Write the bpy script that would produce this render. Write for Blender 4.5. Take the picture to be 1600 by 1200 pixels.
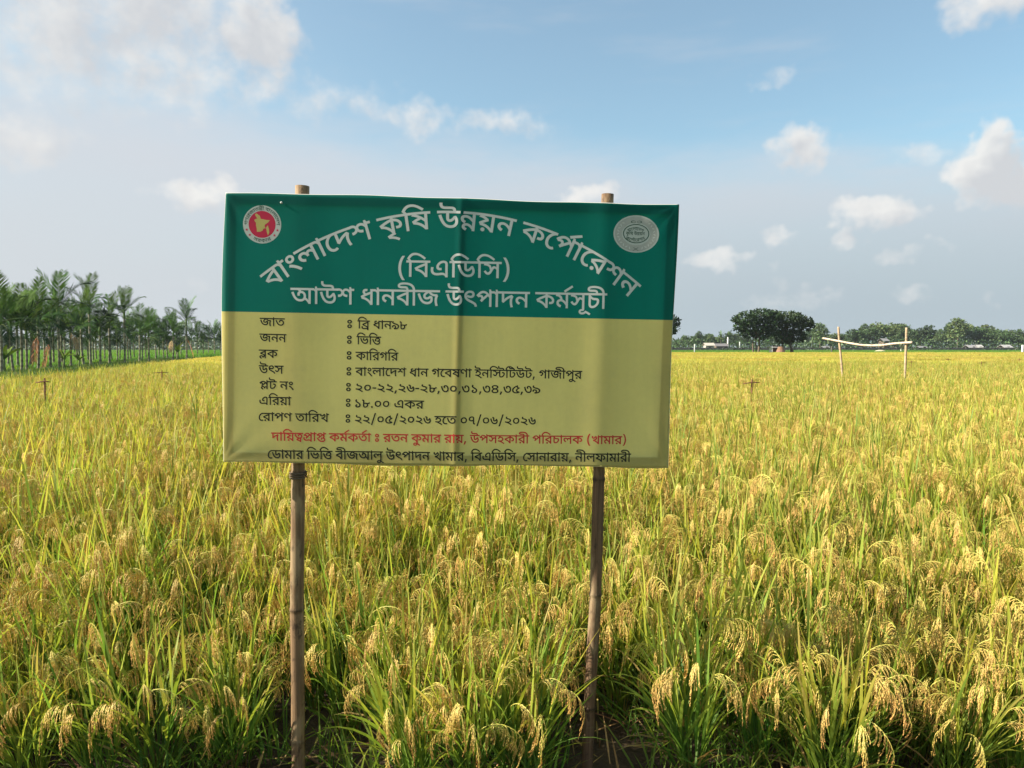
import bpy, bmesh, math, random
import numpy as np
from mathutils import Vector, Matrix
from mathutils import noise as mnoise

for o in list(bpy.data.objects):
    bpy.data.objects.remove(o, do_unlink=True)
SC = bpy.context.scene
COL = SC.collection
rad = math.radians
R = random.Random(11)

# ------------------------------------------------------------------ camera
FPX, HORIZON, CAM_Z = 1202.0, 543.0, 1.55          # focal length in px of a 1600 px wide picture
PITCH = math.atan((600 - HORIZON) / FPX)
cam_data = bpy.data.cameras.new('camera')
cam_data.sensor_width = 36.0
cam_data.lens = 36.0 * FPX / 1600
cam_data.clip_start = 0.05
cam_data.clip_end = 6000
cam = bpy.data.objects.new('camera', cam_data)
cam.location = (0, 0, CAM_Z)
cam.rotation_euler = (math.pi / 2 - PITCH, 0, 0)
COL.objects.link(cam)
SC.camera = cam

def ray(px, py):
    x, z = (px - 800) / FPX, -(py - 600) / FPX
    c, s = math.cos(PITCH), math.sin(PITCH)
    return Vector((x, c + z * s, -s + z * c))

def at(px, py, d):
    """World point seen at a pixel of the photograph, d metres ahead."""
    r = ray(px, py)
    return Vector((0, 0, CAM_Z)) + r * (d / r.y)

def azel(px, py):
    r = ray(px, py).normalized()
    return math.atan2(r.x, r.y), math.asin(r.z)

# ------------------------------------------------------------------ light
SUN_EL = rad(31)
SUN_AZ = rad(-95.2)                                  # measured from +Y towards +X: left, a touch this side of the board
sun_dir = Vector((math.sin(SUN_AZ) * math.cos(SUN_EL), math.cos(SUN_AZ) * math.cos(SUN_EL), math.sin(SUN_EL)))
sun_data = bpy.data.lights.new('sun', 'SUN')
sun_data.energy = 5.0
sun_data.angle = rad(0.55)
sun_data.color = (1.0, 0.92, 0.79)
sun = bpy.data.objects.new('sun', sun_data)
sun.rotation_euler = sun_dir.to_track_quat('Z', 'Y').to_euler()
sun.location = (-30, 0, 30)
COL.objects.link(sun)

SC.view_settings.view_transform = 'Standard'
SC.view_settings.look = 'None'
SC.view_settings.gamma = 1.0
SC.view_settings.use_curve_mapping = False
SC.view_settings.exposure = 1.35

world = bpy.data.worlds.new('World')
SC.world = world
world.use_nodes = True
WT = world.node_tree
WT.nodes.clear()

class NT:
    """Small helper that writes shader nodes as expressions."""
    def __init__(self, tree):
        self.t = tree
    def node(self, typ, **kw):
        n = self.t.nodes.new(typ)
        for k, v in kw.items():
            setattr(n, k, v)
        return n
    def link(self, a, b):
        self.t.links.new(a, b)
    def put(self, sock, v):
        if v is None:
            return
        if isinstance(v, bpy.types.NodeSocket):
            self.t.links.new(v, sock)
        else:
            sock.default_value = v
    def m(self, op, a, b=None, c=None, clamp=False):
        n = self.node('ShaderNodeMath', operation=op, use_clamp=clamp)
        for i, v in enumerate((a, b, c)):
            self.put(n.inputs[i], v)
        return n.outputs[0]
    def v(self, op, a, b=None, out=0):
        n = self.node('ShaderNodeVectorMath', operation=op)
        self.put(n.inputs[0], a)
        if b is not None:
            self.put(n.inputs[1], b)
        return n.outputs[out]
    def step(self, x, lo, hi):
        n = self.node('ShaderNodeMapRange', interpolation_type='SMOOTHSTEP')
        self.put(n.inputs['Value'], x)
        self.put(n.inputs['From Min'], lo)
        self.put(n.inputs['From Max'], hi)
        return n.outputs[0]
    def noise(self, vec, scale, detail=4.0, rough=0.55, dim='3D', out='Fac', distortion=0.0):
        n = self.node('ShaderNodeTexNoise', noise_dimensions=dim)
        if vec is not None:
            self.put(n.inputs['Vector'], vec)
        n.inputs['Scale'].default_value = scale
        n.inputs['Detail'].default_value = detail
        n.inputs['Roughness'].default_value = rough
        n.inputs['Distortion'].default_value = distortion
        return n.outputs[out]
    def mix(self, fac, a, b, blend='MIX'):
        n = self.node('ShaderNodeMix', data_type='RGBA', blend_type=blend)
        self.put(n.inputs[0], fac)
        for s, v in ((n.inputs[6], a), (n.inputs[7], b)):
            if isinstance(v, tuple) and len(v) == 3:
                v = v + (1,)
            self.put(s, v)
        return n.outputs[2]
    def sep(self, v):
        n = self.node('ShaderNodeSeparateXYZ')
        self.put(n.inputs[0], v)
        return n.outputs
    def comb(self, x, y, z=0.0):
        n = self.node('ShaderNodeCombineXYZ')
        for i, k in enumerate((x, y, z)):
            self.put(n.inputs[i], k)
        return n.outputs[0]

# cumulus clouds: pixel centre, half width, half height
CUMULI = [(140, 50, 270, 105, 1.5), (60, 20, 200, 110, 1.4), (398, 48, 85, 66, 2.0), (320, 100, 170, 60, 1.0), (230, 5, 170, 60, 1.8), (20, 205, 130, 42, 1.1), (310, 305, 90, 24, 1.5), (352, 290, 34, 26, 1.6),
          (770, 197, 90, 22, 0.9), (656, 190, 32, 24, 0.8), (912, 304, 44, 20, 1.6), (1248, 234, 54, 36, 1.9), (1280, 240, 38, 24, 1.4),
          (1548, 268, 76, 50, 2.6), (1556, 228, 50, 40, 2.6), (1600, 285, 60, 44, 2.4), (1370, 334, 70, 26, 1.9), (1326, 376, 28, 20, 1.3), (1217, 372, 36, 15, 1.3),
          (1116, 406, 56, 17, 1.5), (1405, 406, 44, 14, 1.0), (1232, 466, 70, 14, 0.8), (1218, 440, 16, 22, 0.7), (1548, 8, 90, 34, 1.8), (1432, 232, 44, 18, 0.7),
          (1466, 384, 20, 9, 0.7), (1182, 128, 22, 12, 0.5), (280, 446, 44, 14, 0.5), (1420, 466, 28, 9, 0.5), (1540, 465, 18, 10, 0.5), (1216, 110, 30, 14, 0.4), (520, 152, 110, 26, 0.45), (640, 178, 90, 22, 0.6)]

def build_world():
    grp = bpy.data.node_groups.new('cumulus', 'ShaderNodeTree')
    grp.interface.new_socket('Vector', in_out='INPUT', socket_type='NodeSocketVector')
    grp.interface.new_socket('Density', in_out='OUTPUT', socket_type='NodeSocketFloat')
    grp.interface.new_socket('Lit', in_out='OUTPUT', socket_type='NodeSocketFloat')
    g = NT(grp)
    gi, go = g.node('NodeGroupInput'), g.node('NodeGroupOutput')
    p = gi.outputs[0]
    warp = g.noise(p, 9.0, 1.0, 0.5, out='Color')
    pw = g.v('ADD', p, g.v('MULTIPLY', g.v('SUBTRACT', warp, (0.5, 0.5, 0.5)), (0.045, 0.03, 0.0)))
    warp2 = g.noise(p, 34.0, 2.0, 0.6, out='Color')
    pw = g.v('ADD', pw, g.v('MULTIPLY', g.v('SUBTRACT', warp2, (0.5, 0.5, 0.5)), (0.05, 0.04, 0.0)))
    acc, acc_sun = None, None
    ps = g.v('ADD', pw, (-0.012, 0.022, 0.0))                       # one step towards the sun
    for (cx, cy, hw, hh, solid) in CUMULI:
        a, e = azel(cx, cy)
        sa, se = FPX / hw / math.cos(a) ** 2, FPX / hh
        q = g.node('ShaderNodeVectorMath', operation='MULTIPLY_ADD')
        g.link(pw, q.inputs[0])
        q.inputs[1].default_value = (sa, se, 0)
        q.inputs[2].default_value = (-a * sa, -e * se, 0)
        d2 = g.v('DOT_PRODUCT', q.outputs[0], q.outputs[0], out=1)
        val = g.m('MULTIPLY_ADD', d2, -0.8 * solid, 0.8 * solid)
        acc = val if acc is None else g.m('MAXIMUM', acc, val)
        if hw * hh > 1400:
            q2 = g.node('ShaderNodeVectorMath', operation='MULTIPLY_ADD')
            g.link(ps, q2.inputs[0])
            q2.inputs[1].default_value = q.inputs[1].default_value
            q2.inputs[2].default_value = q.inputs[2].default_value
            v2 = g.m('MULTIPLY_ADD', g.v('DOT_PRODUCT', q2.outputs[0], q2.outputs[0], out=1), -0.8 * solid, 0.8 * solid)
            acc_sun = v2 if acc_sun is None else g.m('MAXIMUM', acc_sun, v2)
    # the same kind of scattered cumulus goes on all round the sky outside the picture
    s = g.sep(p)
    outside = g.m('MAXIMUM', g.step(g.m('ABSOLUTE', s[0]), 0.62, 0.8), g.step(s[1], 0.46, 0.6))
    far = g.m('MULTIPLY', g.m('SUBTRACT', g.noise(g.v('MULTIPLY', p, (1.0, 2.0, 1.0)), 2.6, 2.0), 0.56), 5.0)
    far = g.m('ADD', far, g.m('MULTIPLY', g.m('SUBTRACT', outside, 1.0), 6.0))
    acc = g.m('MAXIMUM', acc, far)
    fb = g.noise(p, 22.0, 7.0, 0.6)
    den = g.m('ADD', acc, g.m('MULTIPLY', g.m('SUBTRACT', fb, 0.5), 3.0))
    g.link(den, go.inputs[0])
    fb1 = g.noise(g.v('ADD', p, (-0.014, 0.020, 0.0)), 16.0, 4.0, 0.55)      # one step towards the sun
    fb0 = g.noise(p, 16.0, 4.0, 0.55)
    g.link(g.m('ADD', g.m('MULTIPLY', g.m('SUBTRACT', fb0, fb1), 1.8), g.m('MULTIPLY_ADD', g.m('MAXIMUM', acc_sun, -0.4), -0.40, 0.72)), go.inputs[1])

    w = NT(WT)
    tc = w.node('ShaderNodeTexCoord')
    x, y, z = w.sep(tc.outputs['Generated'])[:3]
    az = w.m('ARCTAN2', x, y)
    el = w.m('ARCSINE', z)
    pos = w.comb(az, el)
    n = w.node('ShaderNodeGroup')
    n.node_tree = grp
    w.link(pos, n.inputs[0])
    alpha = w.step(n.outputs[0], -0.2, 1.5)
    lit = w.m('MULTIPLY', n.outputs[1], 1.0, clamp=True)
    sky = w.node('ShaderNodeTexSky', sky_type='NISHITA', sun_disc=False)
    sky.sun_elevation = SUN_EL
    sky.sun_rotation = SUN_AZ
    sky.altitude = 60
    sky.air_density = SKY_AIR
    sky.dust_density = SKY_DUST
    sky.ozone_density = 1.3
    base = w.v('MULTIPLY', sky.outputs[0], tuple(SKY_STR * k for k in SKY_TINT))
    # thin high veil of stratus low over the horizon, its upper edge sinking to the right
    edge = w.m('MULTIPLY_ADD', az, -0.075, 0.262)
    edge = w.m('ADD', edge, w.m('MULTIPLY', w.m('SUBTRACT', w.noise(w.v('MULTIPLY', pos, (1.0, 3.5, 1.0)), 4.0, 4.0, 0.6), 0.5), 0.11))
    under = w.m('SUBTRACT', edge, el)
    veil = w.m('MULTIPLY', w.step(under, -0.03, 0.075), 0.80)
    veil = w.m('MULTIPLY', veil, w.m('MULTIPLY_ADD', w.noise(w.v('MULTIPLY', pos, (1.0, 4.0, 1.0)), 3.0, 2.0), 0.5, 0.75), clamp=True)
    wisps = w.m('MULTIPLY', w.step(w.noise(w.v('MULTIPLY', pos, (1.0, 5.0, 1.0)), 3.2, 4.0, 0.6), 0.5, 0.85), 0.35)
    veil = w.m('MAXIMUM', veil, wisps)
    base = w.mix(0.14, base, HAZE_SUN)
    col = w.mix(veil, base, VEIL)
    # hazy air towards the horizon, paler on the sun's side
    side = w.step(az, -0.75, 0.45)
    hz = w.mix(side, HAZE_SUN, HAZE_AWAY)
    col = w.mix(w.m('MULTIPLY_ADD', w.step(el, 0.02, 0.26), -0.85, 0.88), col, hz)
    glow = w.m('MULTIPLY', w.step(w.m('MULTIPLY', w.m('ADD', az, w.m('MULTIPLY', el, 0.4)), -1.0), -0.05, 0.75), 0.5)
    col = w.mix(glow, col, HAZE_SUN)
    ccol = w.mix(lit, CLOUD_SHADE, CLOUD_LIT)
    thick = w.m('MULTIPLY', alpha, w.m('MULTIPLY_ADD', w.step(el, 0.02, 0.2), 0.42, 0.5))
    col = w.mix(thick, col, ccol)
    bg = w.node('ShaderNodeBackground')
    w.link(col, bg.inputs[0])
    bg.inputs[1].default_value = 1.0
    out = w.node('ShaderNodeOutputWorld')
    w.link(bg.outputs[0], out.inputs[0])

SKY_STR, SKY_AIR, SKY_DUST = 0.076, 1.0, 1.5
SKY_TINT = (0.92, 1.12, 1.03)
VEIL = (0.272, 0.278, 0.296)
HAZE_SUN, HAZE_AWAY = (0.250, 0.266, 0.282), (0.168, 0.205, 0.230)
CLOUD_LIT, CLOUD_SHADE = (0.355, 0.35, 0.34), (0.258, 0.262, 0.270)
build_world()
world.cycles.sampling_method = 'NONE'                 # an even sky needs no importance map
SC.cycles.max_bounces = 6
SC.cycles.diffuse_bounces = 3
SC.cycles.transmission_bounces = 4
SC.cycles.glossy_bounces = 2
SC.cycles.adaptive_threshold = 0.015

# ------------------------------------------------------------------ helpers
class MB:
    """Collects polygons with a colour for each vertex; build() makes ONE mesh object."""
    def __init__(self):
        self.v, self.f, self.c, self.mi = [], [], [], []
    def add(self, verts, faces, col=(1, 1, 1), mi=0):
        b = len(self.v)
        self.v += [tuple(p) for p in verts]
        if col and isinstance(col[0], (int, float)):
            self.c += [tuple(col)] * len(verts)
        else:
            self.c += [tuple(c) for c in col]
        self.f += [tuple(b + i for i in f) for f in faces]
        self.mi += [mi] * len(faces)
    def merge(self, other, mat=None):
        vs = other.v if mat is None else [tuple(mat @ Vector(p)) for p in other.v]
        b = len(self.v)
        self.v += vs
        self.c += other.c
        self.f += [tuple(b + i for i in f) for f in other.f]
        self.mi += other.mi
    def box(self, lo, hi, col=(1, 1, 1), mi=0, mat=None):
        (a, b, c), (d, e, f) = lo, hi
        vs = [Vector(p) for p in ((a, b, c), (d, b, c), (d, e, c), (a, e, c), (a, b, f), (d, b, f), (d, e, f), (a, e, f))]
        if mat is not None:
            vs = [mat @ p for p in vs]
        self.add(vs, [(0, 3, 2, 1), (4, 5, 6, 7), (0, 1, 5, 4), (1, 2, 6, 5), (2, 3, 7, 6), (3, 0, 4, 7)], col, mi)
    def tube(self, pts, radii, n=8, col=(1, 1, 1), cap=True, mi=0):
        pts = [Vector(p) for p in pts]
        b = []
        fs = []
        cols = []
        for i, p in enumerate(pts):
            t = (pts[min(i + 1, len(pts) - 1)] - pts[max(i - 1, 0)]).normalized()
            u = t.cross(Vector((0.31, 0.95, 0.05))).normalized()
            w_ = t.cross(u)
            r = radii[i] if not isinstance(radii, (int, float)) else radii
            for k in range(n):
                a = 2 * math.pi * k / n
                b.append(p + (u * math.cos(a) + w_ * math.sin(a)) * r)
                cols.append(col[i] if not isinstance(col[0], (int, float)) else col)
        for i in range(len(pts) - 1):
            for k in range(n):
                k2 = (k + 1) % n
                fs.append((i * n + k, i * n + k2, (i + 1) * n + k2, (i + 1) * n + k))
        if cap:
            fs.append(tuple(range(n))[::-1])
            fs.append(tuple((len(pts) - 1) * n + k for k in range(n)))
        self.add(b, fs, cols, mi)
    def mesh(self, name, mats, smooth=False):
        me = bpy.data.meshes.new(name)
        me.from_pydata(self.v, [], self.f)
        a = me.color_attributes.new('Col', 'FLOAT_COLOR', 'POINT')
        arr = np.ones((len(self.v), 4), np.float32)
        if self.v:
            arr[:, :3] = np.array(self.c, np.float32)
        a.data.foreach_set('color', arr.ravel())
        for m in (mats if isinstance(mats, (list, tuple)) else [mats]):
            me.materials.append(m)
        me.polygons.foreach_set('material_index', self.mi)
        if smooth:
            me.polygons.foreach_set('use_smooth', [True] * len(self.f))
        me.update()
        return me
    def build(self, name, mats, parent=None, smooth=False):
        return obj(name, self.mesh(name, mats, smooth), parent)

def obj(name, data, parent=None, mat=None):
    o = bpy.data.objects.new(name, data)
    COL.objects.link(o)
    o.parent = parent
    if mat is not None:
        o.matrix_local = mat
    return o

def tag(o, label=None, cat=None, group=None, kind=None):
    for k, v in (('label', label), ('category', cat), ('group', group), ('kind', kind)):
        if v:
            o[k] = v
    return o

def thing(name, label, cat, loc=(0, 0, 0), rz=0.0, scale=1.0, group=None):
    o = bpy.data.objects.new(name, None)
    o.empty_display_size = 0.1
    COL.objects.link(o)
    o.location = loc
    o.rotation_euler = (0, 0, rz)
    o.scale = (scale, scale, scale)
    return tag(o, label, cat, group)

def lerp(a, b, t):
    return tuple(x + (y - x) * t for x, y in zip(a, b))

def jit(c, k):
    s = 1 + R.uniform(-k, k)
    return tuple(max(0.0, x * s * (1 + R.uniform(-k, k) * 0.35)) for x in c)

# ------------------------------------------------------------------ materials
def material(name, build):
    m = bpy.data.materials.new(name)
    m.use_nodes = True
    m.node_tree.nodes.clear()
    n = NT(m.node_tree)
    sh = build(n)
    out = n.node('ShaderNodeOutputMaterial')
    n.link(sh, out.inputs['Surface'])
    return m

def principled(n, col, rough=0.6, spec=0.4, bump=None, bump_d=0.01):
    b = n.node('ShaderNodeBsdfPrincipled')
    if isinstance(col, tuple):
        col = col + (1,)
    n.put(b.inputs['Base Color'], col)
    n.put(b.inputs['Roughness'], rough)
    b.inputs['Specular IOR Level'].default_value = spec
    if bump is not None:
        k = n.node('ShaderNodeBump')
        k.inputs['Strength'].default_value = 1.0
        k.inputs['Distance'].default_value = bump_d
        n.link(bump, k.inputs['Height'])
        n.link(k.outputs[0], b.inputs['Normal'])
    return b.outputs[0]

def leafy(name, transl, rough=0.5, spec=0.3, hue=0.03, val=0.35, tint=None):
    """Leaf material: vertex colour, a little different on each plant, light shining through."""
    def f(n):
        a = n.node('ShaderNodeVertexColor', layer_name='Col')
        oi = n.node('ShaderNodeObjectInfo')
        h = n.node('ShaderNodeHueSaturation')
        n.link(a.outputs[0], h.inputs['Color'])
        n.link(n.m('MULTIPLY_ADD', oi.outputs['Random'], hue * 2, 0.5 - hue), h.inputs['Hue'])
        rnd = n.m('FRACT', n.m('MULTIPLY', oi.outputs['Random'], 17.37))
        n.link(n.m('MULTIPLY_ADD', rnd, val, 1 - val / 2), h.inputs['Value'])
        c = h.outputs[0]
        p = principled(n, c, rough, spec)
        t = n.node('ShaderNodeBsdfTranslucent')
        n.link(n.mix(1.0, c, (1.25, 1.15, 0.7), 'MULTIPLY'), t.inputs[0])
        mx = n.node('ShaderNodeMixShader')
        mx.inputs[0].default_value = transl
        n.link(p, mx.inputs[1])
        n.link(t.outputs[0], mx.inputs[2])
        return mx.outputs[0]
    return material(name, f)

def tinted(name, rough=0.8, spec=0.2, amount=0.5, scale=30.0, bump=0.0, stretch=(1, 1, 1)):
    """Vertex colour broken up by grain."""
    def f(n):
        a = n.node('ShaderNodeVertexColor', layer_name='Col')
        tc = n.node('ShaderNodeTexCoord')
        no = n.noise(n.v('MULTIPLY', tc.outputs['Object'], stretch), scale, 6.0, 0.65)
        k = n.m('MULTIPLY_ADD', no, amount * 2, 1 - amount)
        c = n.mix(1.0, a.outputs[0], n.comb(k, k, k), 'MULTIPLY')
        return principled(n, c, rough, spec, no if bump else None, bump)
    return material(name, f)

M_RICE = leafy('rice_leaf', 0.45, 0.55, 0.2, 0.02, 0.30)
M_GRAIN = leafy('rice_grain', 0.18, 0.55, 0.25, 0.012, 0.25)
M_PALM = leafy('palm_leaf', 0.12, 0.8, 0.05, 0.015, 0.30)
M_TREE = leafy('tree_leaf', 0.22, 0.5, 0.3, 0.015, 0.25)
M_BARK = tinted('bark', 0.9, 0.1, 0.35, 14.0, 0.01)
def bamboo_mat(n):
    """Old bamboo: long grain, blotches, dark stains and paler scuffs on the vertex colour."""
    a = n.node('ShaderNodeVertexColor', layer_name='Col')
    tc = n.node('ShaderNodeTexCoord')
    p = tc.outputs['Object']
    grain = n.noise(n.v('MULTIPLY', p, (120, 120, 3)), 1.0, 5.0, 0.6)
    blot = n.noise(n.v('MULTIPLY', p, (14, 14, 5)), 1.0, 6.0, 0.65)
    stain = n.noise(n.v('MULTIPLY', p, (22, 22, 11)), 1.3, 5.0, 0.7)
    k = n.m('MULTIPLY_ADD', n.step(grain, 0.35, 0.65), 0.5, 0.75)
    c = n.mix(1.0, a.outputs[0], n.comb(k, k, k), 'MULTIPLY')
    c = n.mix(n.m('MULTIPLY', n.step(blot, 0.48, 0.66), 0.55), c, (0.36, 0.27, 0.15))
    c = n.mix(n.m('MULTIPLY', n.step(stain, 0.54, 0.68), 0.8), c, (0.045, 0.030, 0.020))
    return principled(n, c, 0.7, 0.2, grain, 0.0015)
M_BAMBOO = material('weathered_bamboo', bamboo_mat)
M_WOOD = tinted('rough_batten_wood', 0.85, 0.15, 0.35, 20.0, 0.001, (1, 1, 6))
M_WALL = tinted('plaster_and_tin', 0.8, 0.2, 0.25, 1.5)
M_STRAW = tinted('dry_straw', 0.8, 0.2, 0.3, 60.0)

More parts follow.
